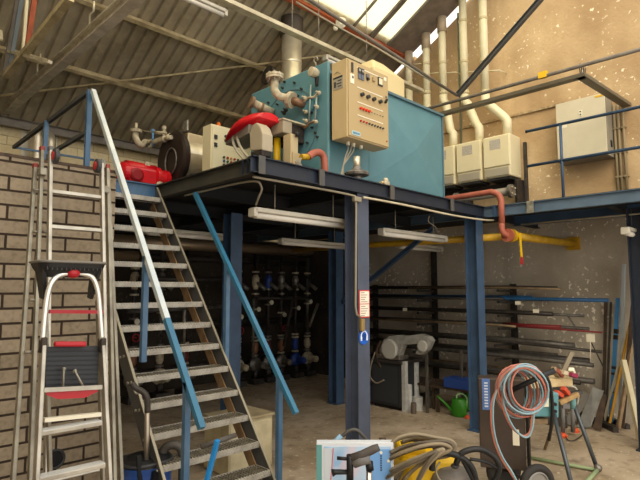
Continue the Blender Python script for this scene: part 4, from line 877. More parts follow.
stock = [  # y near end, y far end, level, x, size, material, round, droop, label
 (3.45, 8.2, 0, 8.95, .05, darkst, 0, .02, 'black flat bar on the top level of the cantilever rack'),
 (3.35, 6.4, 0, 8.84, .035, tan, 0, .03, 'tan bar at the front of the top rack level'),
 (3.7, 7.6, 0, 9.08, .05, midst, 1, .01, 'steel tube at the back of the top rack level'),
 (2.65, 5.5, 1, 8.86, .05, blue_s, 0, .01, 'long blue bar reaching furthest right on the second rack level'),
 (3.9, 7.9, 1, 8.98, .07, blue_s, 0, 0, 'thick blue beam at the back of the second rack level'),
 (4.3, 8.1, 1, 8.74, .04, darkst, 0, .01, 'dark bar before the blue beam on the second rack level'),
 (3.05, 7.4, 2, 8.95, .045, midst, 1, .02, 'grey tube, longest on the third rack level'),
 (3.5, 7.9, 2, 8.84, .06, darkst, 0, .01, 'dark channel on the third rack level'),
 (3.9, 6.9, 2, 9.06, .05, tan, 0, 0, 'rusty tan bar on the third rack level'),
 (2.75, 4.4, 3, 8.80, .03, redst, 1, .03, 'thin red rod sticking out right on the fourth rack level'),
 (3.4, 4.25, 3, 8.9, .055, redst, 0, .0, 'short dark red bar on the fourth rack level'),
 (3.0, 7.7, 3, 9.0, .05, midst, 0, .01, 'grey bar behind the red rods on the fourth rack level'),
 (4.1, 8.0, 3, 8.75, .04, tan, 1, .01, 'tan tube left of the red rods on the fourth rack level'),
 (2.75, 7.8, 4, 8.75, .05, darkst, 1, .05, 'black tube drooping right on the fifth rack level'),
 (3.2, 7.2, 4, 8.9, .08, midst, 0, .02, 'grey square tube on the fifth rack level'),
 (3.6, 8.0, 4, 9.06, .06, darkst, 0, .0, 'dark bar at the back of the fifth rack level'),
 (2.85, 7.9, 5, 8.66, .07, midst, 1, .02, 'thick grey pipe at the front of the sixth rack level'),
 (2.95, 7.6, 5, 8.80, .09, darkst, 0, .0, 'dark square tube on the sixth rack level'),
 (3.5, 7.4, 5, 8.97, .1, midst, 0, .0, 'grey plank-like profile at the back of the sixth rack level'),
 (3.05, 7.8, 6, 8.66, .06, darkst, 0, .0, 'dark profile at the front of the lowest rack level'),
 (2.9, 7.5, 6, 8.82, .09, midst, 1, .0, 'thick pipe on the lowest rack level'),
 (3.7, 7.9, 6, 9.0, .08, tan, 0, .0, 'rusty profile at the back of the lowest rack level')]
for ya, yb, L, x, s_, mm, rd, dr, lab in stock:
    z = lev[L]+.012+s_/2+.004
    pts = [V(x, yb, z), V(x, 4.4, z), V(x, (4.4+ya)/2 if ya < 4.3 else ya+.01, z-dr*.4), V(x, min(ya, 4.2), z-dr)] if ya < 4.2 else [V(x, yb, z), V(x, ya, z)]
    m = MB()
    if rd: m.tube(pts, s_/2, 10)
    else: m.tube(pts, s_/2*1.25, 4)
    tag(m.build('steel_bar', mm), lab, 'metal bar', 'stock on the cantilever rack')
for (x_, y_), l in (((518, 303), 'small white paper tag on the blue bar of the rack'), ((536, 311), 'small white paper tag below the blue bar of the rack'), ((405, 309.5), 'small white paper tag on the rack left of the blue column')):
    p = A(x_, y_, X=8.7); tag(MB().cbox(p, .004, .10, .06).build('paper_tag', white_p), l, 'tag')
p = A(590.5, 338, X=8.6); tg = thing('paper_tag', 'larger white paper tag hanging from the red rod end', 'tag', p)
MB().cbox(p, .006, .12, .12).build('sheet', white_p, tg, .002); MB().tube([p+V(0, 0, -.06), p+V(0.0, .02, -.36)], .006, 5).build('string', white_p, tg)
p0, p1 = A(568, 316, X=8.7), A(577, 329, X=8.7); tag(MB().tube([p0, p1], .014, 6).build('steel_bar', midst), 'short bent bar slanting between two rack levels', 'metal bar')
p0, p1 = A(590, 340, X=8.62), A(604, 368, X=8.62); tag(MB().tube([p0, p1], .010, 6).build('steel_bar', darkst), 'thin dark bar slanting down beside the white tag', 'metal bar')
# leaning material by the right column
lean = [((606, 300), (603, 421), .045, rustst, 'rusty angle iron leaning against the grey wall, leftmost'), ((611, 302), (606, 421), .03, darkst, 'dark square bar leaning beside the rusty angle iron'),
 ((618, 298), (613.5, 421), .055, mat('blue_tube', '#3f7fb4', .35), 'blue tube leaning on the wall with black bands'), ((624, 264), (620, 425), .05, mat('pale_tube', '#a9b3b8', .4, .4), 'tall pale grey tube leaning highest against the wall'),
 ((633, 310), (609, 426), .035, mat('yellow_stick', '#c8952f', .6), 'yellow wooden pole leaning against the wall'), ((628, 330), (604, 421), .035, mat('white_stick', '#cfc6ae', .6), 'off-white pole leaning left of the yellow one'),
 ((634, 296), (622, 428), .06, rustst, 'brown board leaning behind the yellow pole'), ((632, 345), (618, 430), .05, tan, 'tan batten leaning at the foot of the right column'), ((623, 360), (641, 440), .07, cream, 'cream batten leaning left, crossing before the right column')]
for k, (a, b, s_, mm, lab) in enumerate(lean):
    p = A(*a, X=9.28-.04*k if k < 8 else 8.6); q = A(b[0], b[1], Z=.03)
    if q.x > 9.2: q.x = 9.2-.03*k
    o = tag(MB().bar(p, q, s_, s_*.6 if k in (0, 6) else s_).build('leaning_bar', mm, None, .004), lab, 'bar', 'bars leaning on the grey wall')
    if k == 2:
        for f_ in (.25, .3, .55, .6, .75): c0 = p.lerp(q, f_); MB().bar(c0, c0.lerp(q, .05), s_*1.03, s_*1.03).build('band', black, o)
for a, b, s_, lab in (((570, 408), (616, 430), .08, 'dark steel beam lying on the floor before the leaning bars'), ((588, 410), (628, 427), .07, 'second dark steel beam lying on the floor by the wall')):
    p, q = A(*a, Z=s_/2+.002), A(*b, Z=s_/2+.002); tag(MB().bar(p, q, s_, s_).build('steel_beam', darkst), lab, 'metal bar')
p = A(597, 416, Z=.1); tag(MB().cbox(p, .12, .1, .01, .6).build('paper_tag', white_p), 'white paper lying on the dark steel beam on the floor', 'tag')
# sheets and offcuts leaning under the rack
for k, (x0, y0, x1, y1, mm, lab) in enumerate(((556, 372, 588, 412, midst, 'grey steel sheet leaning under the rack'), (575, 362, 600, 412, darkst, 'dark steel sheet leaning under the rack beside the grey one'), (470, 384, 500, 405, rustst, 'rusty sheet leaning behind the black cart'))):
    a, b = A(x0, y1, Z=.01), A(x1, y1, Z=.01); a.x = max(8.2, min(a.x, 8.9)); b.x = min(a.x, 8.95); yy = sorted((a.y, b.y)); h = .55+.1*k
    tag(MB().prism([V(8.4, yy[0], .01), V(8.4, yy[1], .01), V(8.62, yy[1]-.05, h), V(8.62, yy[0]+.12, h*.9)], (.015, 0, .006)).build('steel_sheet', mm), lab, 'sheet')
# ------------------------------------------------------------------ band saw on a dark cabinet
sc = thing('machine_cabinet', 'dark cabinet carrying the grey band saw', 'cabinet', (7.75, 6.0, 0))
MB().box(7.5, 8.1, 5.62, 6.3, .06, .80).build('body', mat('charcoal', '#2d2f31', .55, .1), sc, .015); MB().box(7.46, 8.14, 5.56, 6.36, .80, .86).build('top', darkst, sc, .01); MB().box(7.55, 8.05, 5.67, 6.25, 0, .06).build('plinth', black, sc)
MB().box(7.49, 7.498, 5.68, 6.24, .12, .74).build('door', mat('charcoal2', '#35383b', .5), sc, .003)
sw_ = thing('band_saw', 'grey metal-cutting band saw with a tilted C-shaped frame', 'saw', (7.6, 5.8, .86))
X_ = 7.5; Bp = lambda x, y, X=X_: A(x, y, X=X)
out = [(379, 350), (383, 340), (389, 336), (397, 335), (405, 336), (420, 334), (428, 337), (431, 341), (427, 350), (421, 355), (415, 354), (419, 344), (403, 345), (401, 350), (399, 356), (392, 360), (385, 359), (381, 355)]
MB().prism([Bp(*q) for q in out], (.14, 0, 0)).build('frame', saw_g, sw_, .012)
c0 = Bp(390, 349); MB().lathe(c0, (-1, 0, 0), [(0, .17), (.03, .18), (.05, .15)], 26).build('wheel_cover', mat('saw_light', '#b4b2aa', .5), sw_)
c0 = Bp(423, 346); MB().lathe(c0, (-1, 0, 0), [(0, .09), (.03, .1), (.04, .08)], 22).build('wheel_cover', bpy.data.materials['saw_light'], sw_)
MB().tube(spline([Bp(381, 341), Bp(377, 350), Bp(378, 360), Bp(381, 368)], 5), .03, 8).build('motor_guard', rustst, sw_)
MB().box(7.48, 7.75, 5.62, 6.1, .87, .95).build('base', castg, sw_, .01); MB().cyl(V(7.62, 5.72, .87), V(7.62, 5.62, 1.2), .04, n=12).build('pivot', castg, sw_); MB().cyl(V(7.62, 5.95, .87), V(7.6, 5.98, 1.2), .05, n=12).build('pivot', castd, sw_)
tag(MB().tube(spline([A(375, 352, X=7.47), A(371, 365, X=7.46), A(370, 376, X=7.46), A(376, 383, X=7.46), A(384, 380, X=7.46)], 6), .014, 6).build('cable', cable), 'grey cable looping down the front of the dark machine cabinet', 'cable')
# steel offcuts standing by the saw
def stand_box(x0, x1, yt, yb, name, mm, lab, rnd=False):
    b = A((x0+x1)/2, yb, Z=0.0); t = A((x0+x1)/2, yt, D=(b-V(0, 0, CH)).dot(FW)); w_ = (x1-x0)/FPX*(b-V(0, 0, CH)).dot(FW)
    m = MB()
    if rnd: m.lathe(V(b.x, b.y, 0), (0, 0, 1), [(0, w_/2), (t.z, w_/2), (t.z, w_/2*.85), (t.z-.05, w_/2*.85)], 20)
    else: m.cbox(V(b.x, b.y, t.z/2), w_*.72, w_*.72, t.z)
    return tag(m.build(name, mm, None, 0 if rnd else .004), lab, 'metal offcut', 'steel offcuts standing by the saw')
gal2 = mat('bright_galv', '#c6c6c2', .45, .15, '#9c9c98', 12, .6)
stand_box(402, 408.5, 362, 412, 'steel_profile', gal2, 'tall square galvanised profile standing right of the dark cabinet')
stand_box(411.5, 419.5, 361, 407, 'steel_tube', gal2, 'tall bright tube standing second right of the dark cabinet', True)
stand_box(406.5, 412.5, 385, 411, 'steel_tube', gal2, 'shorter tube standing between the tall profile and tall tube', True)
stand_box(412.5, 423, 397, 410, 'steel_pot', gal2, 'low wide galvanised cylinder at the foot of the tall tube', True)
stand_box(411, 416.5, 403, 413.5, 'steel_tube', mat('brown_tube', '#6a5f54', .5, .3), 'short dark brown tube standing frontmost of the offcuts', True)
stand_box(427, 431, 380, 408, 'steel_profile', midst, 'thin grey profile standing left of the watering can')
stand_box(432, 435.5, 379, 409, 'steel_profile', rustst, 'thin brown profile standing beside the thin grey one')
stand_box(436, 440, 396, 412, 'steel_profile', rustst, 'short rusty profile nearest the watering can')
for x, lab in ((427.5, 'thin upright steel prop under the rack left of the green watering can'), (462.5, 'thin upright steel prop in front of the green watering can')):
    b = A(x, 413, Z=0); tag(MB().bar(V(b.x, b.y, .005), V(b.x, b.y, 1.05), .04, .04).build('steel_prop', midst), lab, 'metal bar')
# watering can
wc = thing('watering_can', 'green plastic watering can on the floor behind the blue column', 'watering can', A(455, 416, Z=0))
o0 = A(459, 416, Z=0); grn = mat('green_plastic', '#357c1e', .4)
MB().loft([[o0+V(.11*sc_*math.cos(a), .13*sc_*math.sin(a), z) for a in [k*math.pi/8 for k in range(16)]] for z, sc_ in ((.0, .95), (.02, 1.05), (.18, 1.05), (.27, .9), (.29, .75), (.285, .6))]).build('body', grn, wc)
lft = -RT
MB().tube([o0+lft*.10+V(0, 0, .06), o0+lft*.22+V(0, 0, .2), o0+lft*.36+V(0, 0, .33)], [.03, .02, .013], 8).build('spout', grn, wc)
MB().tube(spline([o0+lft*.03+V(0, 0, .28), o0+lft*.02+V(0, 0, .35), o0-lft*.07+V(0, 0, .36), o0-lft*.14+V(0, 0, .28), o0-lft*.12+V(0, 0, .12)], 5), .015, 8).build('handle', mat('green_pale', '#7f9f70', .5), wc)
w2 = thing('watering_can', 'second green watering can half hidden by the blue column', 'watering can', A(468, 412, Z=0)); o1 = A(469, 411, Z=0)
MB().loft([[o1+V(.1*sc_*math.cos(a), .12*sc_*math.sin(a), z) for a in [k*math.pi/8 for k in range(16)]] for z, sc_ in ((.03, .95), (.05, 1.05), (.25, 1.05), (.33, .8), (.33, .6))]).build('body', mat('green_plastic2', '#3c8a2a', .4), w2)
MB().tube(spline([o1+V(0, 0, .31), o1+V(.03, .02, .38), o1+V(.1, .06, .36)], 5), .013, 8).build('handle', bpy.data.materials['green_pale'], w2)
b = A(462, 416, Z=.02); tag(MB().lathe(V(b.x, b.y-.1, 0), (0, 0, 1), [(0, .05), (.02, .05), (.05, .02)], 12).build('orange_cap', mat('orange_plastic', '#d2542a', .5)), 'small orange cap on the floor beside the green watering can', 'cap')
b = A(463, 383, X=8.1); tag(MB().cbox(b, .35, .55, .16).build('blue_crate', mat('blue_crate', '#27458c', .5), None, .01), 'blue crate on the shelf under the rack above the watering can', 'crate')
tag(MB().box(7.95, 8.6, 4.35, 6.0, b.z-.12, b.z-.085).build('shelf_board', rustst), 'brown shelf board under the blue crate', 'shelf')
# ------------------------------------------------------------------ things behind and beside the stairs
wbx = thing('storage_box', 'cream metal box standing on the floor behind the lower stair treads', 'box', (3.8, 5.25, 0))
MB().box(3.5, 4.13, 5.0, 5.5, .02, .60).build('body', mat('aged_cream', '#c9bd98', .5, 0, '#8d8064', 5, .5), wbx, .01); MB().box(3.48, 4.15, 4.98, 5.52, .60, .63).build('lid', mat('aged_lid', '#b8a987', .5, 0, '#7d6c50', 5, .6), wbx, .006)
MB().box(3.52, 4.11, 4.992, 4.998, .06, .56).build('panel', mat('aged_cream2', '#d2c7a4', .5, 0, '#978a6b', 5, .5), wbx)
# vacuum at left
D1 = 4.1; c0 = A(146, 462, D=4.2)
vc = thing('vacuum_cleaner', 'blue drum vacuum cleaner with silver wand at the foot of the stairs', 'vacuum cleaner', (c0.x, c0.y, .05))
vblue = mat('vac_blue', '#2c4f93', .35)
MB().lathe(V(c0.x, c0.y, .10), (0, 0, 1), [(0, .17), (.02, .2), (.57, .2), (.62, .21)], 28).build('drum', vblue, vc); MB().lathe(V(c0.x, c0.y, .72), (0, 0, 1), [(0, .20), (.03, .19), (.05, .15), (.07, .08)], 28).build('head', black, vc)
MB().tube([V(c0.x+.2*math.cos(a), c0.y+.2*math.sin(a), 0.745+.008*math.sin(3*a)) for a in [k*math.pi/12 for k in range(24)]], .014, 6, True).build('cord_loop', dgrey, vc)
MB().tube(spline([V(c0.x+.1, c0.y, .68), V(c0.x+.15, c0.y-.05, .82), V(c0.x+.24, c0.y-.12, .80), V(c0.x+.25, c0.y-.14, .6), V(c0.x+.24, c0.y-.14, .3)], 6), .035, 10).build('suction_hose', mat('hose_grey', '#4a453e', .6), vc)
MB().cyl(A(147.5, 400, D=4.1), A(146, 490, D=4.1), .021, n=14).build('wand', mat('wand_metal', '#a39889', .3, .8), vc)
MB().tube(spline([A(147.5, 412, D=4.1), A(147, 398, D=4.1), A(143, 392, D=4.1), A(136, 388, D=4.1), A(132, 383, D=4.1)], 6), .024, 10).build('wand_grip', mat('grip_dark', '#38332e', .5), vc)
MB().tube(spline([A(133, 385, D=4.1), A(136, 393, D=4.1), A(142, 391, D=4.1)], 6), .01, 8).build('trigger', alu, vc)
MB().bar(A(138, 455, D=4.0), A(140, 482, D=4.0), .03, .03).build('handle', black, vc); MB().bar(A(155, 472, D=4.0), A(153, 486, D=4.0), .05, .03).build('latch', black, vc)
for s_ in ((-.14, -.14), (.14, -.14), (.14, .14), (-.14, .14)): MB().lathe(V(c0.x+s_[0], c0.y+s_[1]-.015, .05), (0, 1, 0), [(0, .045), (.03, .045)], 14).build('castor', black, vc)
for s_ in (1,): MB().box(c0.x-.15, c0.x+.15, c0.y-.15, c0.y+.15, .08, .105).build('base', black, vc, .02)
# blue pump handle
hj = thing('pallet_jack_handle', 'bright blue lever with grey hand grip before the lower stair treads', 'handle', A(207, 482, D=3.6))
p, q = A(217.5, 440, D=3.6), A(207, 482, D=3.6); d = (q-p).normalized(); base = q+d*((.0-q.z)/d.z) if d.z < -.3 else q
MB().bar(p, base+V(0, 0, .06), .04, .028).build('lever', mat('jack_blue', '#1c7fc4', .35), hj, .005); MB().cyl(A(201, 447, D=3.62), A(236, 435, D=3.75), .018, n=12).build('grip', mat('grip_grey', '#4c4843', .5), hj)
MB().box(base.x-.12, base.x+.12, base.y-.1, base.y+.1, 0, .07).build('foot', bpy.data.materials['jack_blue'], hj, .01)
# ------------------------------------------------------------------ printed box with vacuum handle before it
D0 = 4.3
a = A(316.5, 442, D=D0); b = A(393.5, 443.5, D=D0); rz = math.atan2(b.y-a.y, b.x-a.x); wbd = (b-a).length; mid_ = (a+b)/2; ht = (a.z+b.z)/2
R_ = Matrix.Rotation(rz, 3, 'Z'); ux, uy = R_ @ V(1, 0, 0), R_ @ V(0, 1, 0)
if uy.dot(FW) < 0: uy = -uy
box = thing('printed_carton', 'light blue and white printed carton standing before the grey column', 'box', (mid_.x, mid_.y, 0))
def PB(u, v, w_=0): return mid_+ux*(u-.5)*wbd+V(0, 0, -v*ht)+uy*w_
m = MB(); m.hexa([PB(0, 1), PB(1, 1), PB(1, 1, .09), PB(0, 1, .09), PB(0, 0), PB(1, 0), PB(1, 0, .09), PB(0, 0, .09)]); m.build('carton', mat('carton_white', '#d8dde4', .5), box, .004)
pm, nt, bb, P_ = nodes_mat('carton_print', .4)
cA = mixc(nt, noise(nt, P_, 3.2, 2, .4, .6), '#86b4de', '#b8cfe6'); cA = mixc(nt, mul(nt, noise(nt, P_, 5, 2, .55, .65), .7), cA, '#d9c6d2'); nt.links.new(cA, bb.inputs['Base Color'])
def panel(u0, u1, v0, v1, mm, nm, off=.004):
    m = MB(); m.hexa([PB(u0, v1, -off), PB(u1, v1, -off), PB(u1, v1, .001), PB(u0, v1, .001), PB(u0, v0, -off), PB(u1, v0, -off), PB(u1, v0, .001), PB(u0, v0, .001)]); return m.build(nm, mm, box)
panel(.10, .965, .035, .97, pm, 'print'); panel(.0, .07, .02, .98, mat('carton_teal', '#5f9a9a', .5), 'side_stripe', .003)
panel(.66, .955, .06, .97, mat('carton_blue', '#6f9fd6', .4), 'blue_field', .006)
panel(.10, .2, .05, .97, mat('carton_pale', '#c9d3dd', .5), 'pale_field', .006)
m = MB().tube(spline([PB(.22, .05, -.008), PB(.2, .25, -.008), PB(.17, .5, -.008), PB(.2, .9, -.008)], 5), .005, 5); m.build('red_line', mat('pinkline', '#d98a94', .5), box)
random.seed(3)
for k in range(7): u0 = .835; v0 = .115+.022*k; panel(u0-.012, u0+.012, v0, v0+.014, mat('print_ink', '#35506f', .5), 'letter', .009)
q = PB(.835, .09, -.008); MB().cyl(q, q-uy*.003, .012, n=12).build('round_logo', white_p, box)
for (u, v) in ((.93, .17), (.71, .21)): panel(u-.015, u+.015, v-.012, v+.012, white_p, 'small_mark', .009)
h2 = thing('floor_cleaner', 'black handled floor cleaner with chrome tubes before the printed carton', 'floor cleaner', V(mid_.x-.25, mid_.y-.35, 0))
G = lambda x, y, D=3.9: A(x, y, D=D)
MB().tube([G(351, 458), G(362, 455), G(374, 449), G(379, 447)], [.03, .034, .032, .026], 10).build('grip', mat('grip_brown', '#4c4642', .5), h2)
MB().tube([G(353, 464), G(360, 460), G(370, 458)], [.035, .045, .04], 10).build('motor_housing', mgrey, h2)
MB().tube([G(350, 455), G(350, 470), G(350, 480)], .027, 10).build('stem', black, h2)
MB().tube([G(337, 458), G(349, 459)], .014, 8).build('peg', black, h2); MB().tube([G(332, 473), G(336, 472), G(349, 472)], [.03, .02, .018], 8).build('hook', black, h2)
MB().tube([G(369, 462), G(370, 470)], .03, 10).build('collar', black, h2)
g0 = G(369, 470); MB().cyl(g0, V(g0.x, g0.y, .06), .022, n=14).build('tube', mat('chrome', '#cfc8c0', .2, .9), h2)
g1 = G(350, 479); MB().cyl(g1, V(g1.x, g1.y, .06), .018, n=14).build('tube', bpy.data.materials['chrome'], h2)
c9 = V((g0.x+g1.x)/2, (g0.y+g1.y)/2, 0); MB().box(c9.x-.2, c9.x+.2, c9.y-.12, c9.y+.12, 0.0, .09).build('floor_head', black, h2, .02)
tag(MB().tube(spline([A(332, 444, D=4.75), A(341, 437, D=4.75), A(349, 431, D=4.75), A(356, 430, D=4.75), A(362, 435, D=4.75), A(366, 445, D=4.75), V(3.7, 3.25, .3)], 6), [.016]*37, 8).build('vacuum_hose', mat('hose_dark', '#55524e', .5)), 'dark hose arching over the top of the printed carton', 'hose')
p, q = A(331, 446, D=4.72), A(341, 436, D=4.72); tag(MB().cyl(p, q, .024, n=12).build('hose_cuff', mat('cuff_blue', '#8fb4cf', .4)), 'pale blue hose cuff leaning behind the printed carton', 'hose')
# ------------------------------------------------------------------ yellow machine with hoses
ym = thing('pressure_washer', 'yellow machine buried in coiled beige hose beside the printed carton', 'machine', V(3.75, 2.6, 0))
yc = A(424, 470, D=4.6)
m = MB(); m.cbox(V(yc.x, yc.y, .36), .5, .48, .66, rz+.2); m.build('body', yel, ym, .08, 4)
MB().cbox(V(yc.x, yc.y, .70)-ux*.12, .24, .3, .12, rz).build('lid', yel, ym, .04, 3)
for s_ in (-.22, .22): MB().lathe(V(yc.x, yc.y, .1)+ux*s_+uy*-.1, ux, [(-.03, .1), (.03, .1)], 20).build('wheel', black, ym)
hc = mat('hose_beige', '#8f8068', .5, 0, '#6e624f', 10, .5)
random.seed(11)
def pixhose(pts, D, r, mm, lab, name='hose', grp=None, n=7):
    P_ = [A(x, y, D=D+(d[0] if d else 0)) for x, y, *d in pts]
    return tag(MB().tube(spline(P_, n), r, 8).build(name, mm), lab, 'hose', grp)
hcoil = thing('hose_coil', 'coiled beige hose lying over the yellow machine', 'hose', V(3.7, 2.6, .5))
for k, pts in enumerate([
  [(389, 448, .0), (398, 440), (415, 436), (435, 439), (450, 442), (455, 449), (449, 456), (430, 459), (410, 463), (398, 470), (393, 482)],
  [(390, 455, -.05), (405, 448, -.05), (425, 444, -.1), (445, 443, -.1), (452, 448, -.1), (446, 454, -.1), (425, 458, -.1), (405, 468, -.05), (396, 484, -.05)],
  [(386, 462), (400, 455, -.12), (420, 448, -.15), (440, 446, -.15), (450, 451, -.15), (440, 457, -.15), (420, 466, -.12), (405, 480, -.1), (402, 490)],
  [(392, 471, -.1), (410, 462, -.18), (430, 455, -.2), (443, 452, -.2), (432, 462, -.2), (424, 472, -.2), (416, 488, -.2)],
  [(388, 478, -.1), (404, 468, -.2), (420, 461, -.22), (436, 454, -.22), (428, 464, -.24), (420, 478, -.24), (414, 492, -.24)],
  [(402, 443, .1), (414, 440, .1), (430, 442, .08), (440, 447, 0), (434, 449, 0)], ]):
    P_ = [A(q[0], q[1], D=4.35+(q[2] if len(q) > 2 else 0)) for q in pts]
    for j in range(2):
        off_ = RT*(.012*(j-1)) + UP*(.024*j) - FW*(.02*j)
        MB().tube(spline([p+off_*(1+.25*math.sin(1.1*i_+k+j)) for i_, p in enumerate(P_)], 7), .0155, 8).build('coil', [hc, mat('hose_beige2', '#8d8069', .5), mat('hose_dark2', '#5d5344', .5)][(j+k) % 3], hcoil)
m = MB(); m.cyl(A(379, 440, D=4.5), A(386, 440, D=4.5), .02, n=10); tag(m.build('hose_nozzle', rustst), 'brown hose nozzle beyond the top corner of the carton', 'nozzle')
# grey vacuum with black hoop handles
vg = thing('vacuum_cleaner', 'grey topped vacuum cleaner with big black hoop handles right of the hose coil', 'vacuum cleaner', V(4.0, 2.35, 0))
c1_ = A(452, 474, D=4.4)
MB().lathe(V(c1_.x, c1_.y, .08), (0, 0, 1), [(0, .18), (.02, .2), (.38, .21)], 26).build('drum', dgrey, vg)
MB().lathe(V(c1_.x, c1_.y, .46), (0, 0, 1), [(0, .215), (.04, .21), (.11, .17), (.15, .10), (.16, .02)], 26).build('motor_head', mat('vac_grey', '#6f6a64', .45), vg)
MB().lathe(V(c1_.x, c1_.y, .10), (0, 0, 1), [(-.09, .2), (-.02, .22), (0, .2)], 26).build('base', black, vg)
for pts, r in (([(432, 470), (434, 458), (446, 453), (462, 458), (472, 468), (476, 482)], .026), ([(456, 464), (462, 453), (478, 449), (492, 455), (499, 466), (496, 478), (489, 486)], .024), ([(461, 457), (470, 474), (476, 486)], .018), ([(470, 459), (486, 462), (500, 470)], .014)):
    MB().tube(spline([A(x, y, D=4.2) for x, y in pts], 7), r, 10).build('hoop_handle', black, vg)
MB().tube(spline([A(440, 462, D=4.3), A(436, 470, D=4.25), A(440, 480, D=4.2), A(450, 486, D=4.2)], 6), .008, 6).build('cord', cable, vg)
q = A(455, 466, D=4.22); MB().ball(q, .035, 1, 1, .6).build('switch_knob', dgrey, vg)
# ------------------------------------------------------------------ gas cart with coiled twin hoses
ca = thing('gas_cart', 'tall dark brown gas bottle cart carrying the coiled hoses', 'cart', V(5.0, 2.5, 0))
a = A(478, 378, D=5.55); b = A(524, 385, D=5.42); a.z = b.z = 1.165; du = (b-a); du.z = 0; Lc = du.length; du.normalize(); dv = V(0, 0, 1).cross(du)
if dv.dot(FW) < 0: dv = -dv
brown = mat('cart_brown', '#4c4038', .5, .2, '#3b312b', 5, .6)
zz = .25
MB().hexa([a+V(0, 0, zz-1.165), b+V(0, 0, zz-1.165), b+dv*.22+V(0, 0, zz-1.165), a+dv*.22+V(0, 0, zz-1.165), a, b, b+dv*.22, a+dv*.22]).build('cabinet', brown, ca, .01)
def CP(u, z, off=0): return a+du*(u*Lc)+V(0, 0, z-1.165)-dv*off
m = MB().hexa([CP(.08, .84, .004), CP(.26, .84, .004), CP(.26, .84, 0), CP(.08, .84, 0), CP(.08, 1.16, .004), CP(.26, 1.16, .004), CP(.26, 1.16, 0), CP(.08, 1.16, 0)]); m.build('blue_label', mat('label_blue', '#5b7db8', .5, 0, '#3f5f9c', 60, .6), ca)
m = MB()
for k in range(9): m.hexa([CP(.13, .87+.03*k, .006), CP(.21, .87+.03*k, .006), CP(.21, .87+.03*k, .003), CP(.13, .87+.03*k, .003), CP(.13, .885+.03*k, .006), CP(.21, .885+.03*k, .006), CP(.21, .885+.03*k, .003), CP(.13, .885+.03*k, .003)])
m.build('label_text', mat('label_ink', '#cfd9ea', .5), ca)
m = MB().hexa([CP(.72, .50, .004), CP(.86, .50, .004), CP(.86, .50, 0), CP(.72, .50, 0), CP(.72, .66, .004), CP(.86, .66, .004), CP(.86, .66, 0), CP(.72, .66, 0)]); m.build('white_label', white_p, ca)
MB().bar(CP(1.05, 1.15), CP(1.05, .2), .03, .03).build('frame_post', black, ca)
q0, q1 = A(508, 392, D=4.95), A(555, 370, D=4.85); MB().tube([q0, q0.lerp(q1, .6), q1], [.026, .024, .026], 10).build('handle_bar', black, ca)
MB().cyl(CP(.7, 1.05), q0, .02, n=8).build('handle_stay', black, ca)
wc_ = A(537, 483, D=5.08); wc_.z = .205
wx = (RT*.75 - FW*.0); ax = V(-FW.x*.9+RT.x*.3, -FW.y*.9+RT.y*.3, 0).normalized()
ay = V(0, 0, 1).cross(ax)
w_ = MB().tube([wc_+ay*.165*math.cos(t)+V(0, 0, .165*math.sin(t)) for t in [j*math.pi/16 for j in range(32)]], .039, 12, True).build('tyre', mat('rubber', '#2b2927', .7), ca)
MB().lathe(wc_, ax, [(-.02, .135), (.02, .135), (.025, .12), (.01, .11), (.01, .05), (.04, .04), (.045, .02)], 24).build('rim', mat('rim_dark', '#8b8985', .45, .3), w_)
wl2 = wc_-ax*.5; 
MB().lathe(wl2, ax, [(-.045, .15), (-.045, .19), (-.02, .205), (.02, .205), (.045, .19), (.045, .15)], 30).build('tyre', bpy.data.materials['rubber'], ca)
MB().cyl(wc_, wl2, .015, n=8).build('axle', darkst, ca)
# hoses: twin loops, shifted ellipses hanging on the handle bar
hb, hr = mat('hose_blue', '#8fadb8', .45, 0, '#6f94a6', 5, .4), mat('hose_red', '#c07a6a', .45, 0, '#a85a4c', 5, .4)
tw = thing('twin_gas_hose', 'coil of pale blue and red twin gas hose hanging on the cart handle', 'hose', A(522, 400, D=4.85))
random.seed(5)
loops = [(513, 391, 17, 24, 5.02), (516, 393, 18, 25, 5.0), (518, 391, 19, 26, 4.98), (521, 390, 20, 24, 4.95), (524, 389, 20, 25, 4.92), (527, 388, 19, 24, 4.89), (529, 388, 18, 22, 4.86), (526, 390, 22, 24, 4.83), (522, 392, 23, 25, 4.87)]
for k, (cx, cy, rx, ry, D) in enumerate(loops):
    for j, mm in enumerate((hb, hr) if k % 2 else (hr, hb)):
        pts = []
        for i_ in range(24):
            t = 2*math.pi*i_/24; w2_ = 1+.04*math.sin(2*t+k)
            pts.append(A(cx-1.6*j+(rx-1.2*j)*w2_*math.cos(t)-3*math.sin(t)*.6, cy+.8*j-(ry-1.2*j)*math.sin(t), D=D+.02*j+.03*math.cos(t+k)))
        MB().tube(pts, .0092, 8, True).build('loop', mm, tw)
for j, mm in enumerate((hb, hr)):
    pts = [(508, 372), (500, 385), (494-1.8*j, 400), (493-2*j, 420), (496-2*j, 440), (503-2*j, 458), (512-2*j, 472), (519, 486)]
    MB().tube(spline([A(x, y, D=4.88+.01*j) for x, y in pts], 6), .0092, 8).build('tail', mm, tw)
    pts = [(503, 386), (504-1.8*j, 405), (512-1.8*j, 425), (522-1*j, 436-1*j), (529-1*j, 436-2*j), (533-1.8*j, 425), (534-1.8*j, 408)]
    MB().tube(spline([A(x, y, D=4.86+.01*j) for x, y in pts], 6), .0092, 8).build('hanging_loop', mm, tw)
tag(MB().tube(spline([A(545, 375, D=4.85), A(549, 382, D=4.85), A(552, 400, D=4.88), A(552, 420, D=4.9), A(549, 440, D=5.0)], 6), .016, 8).build('black_hose', black), 'black hose hanging down from the cart handle end', 'hose')
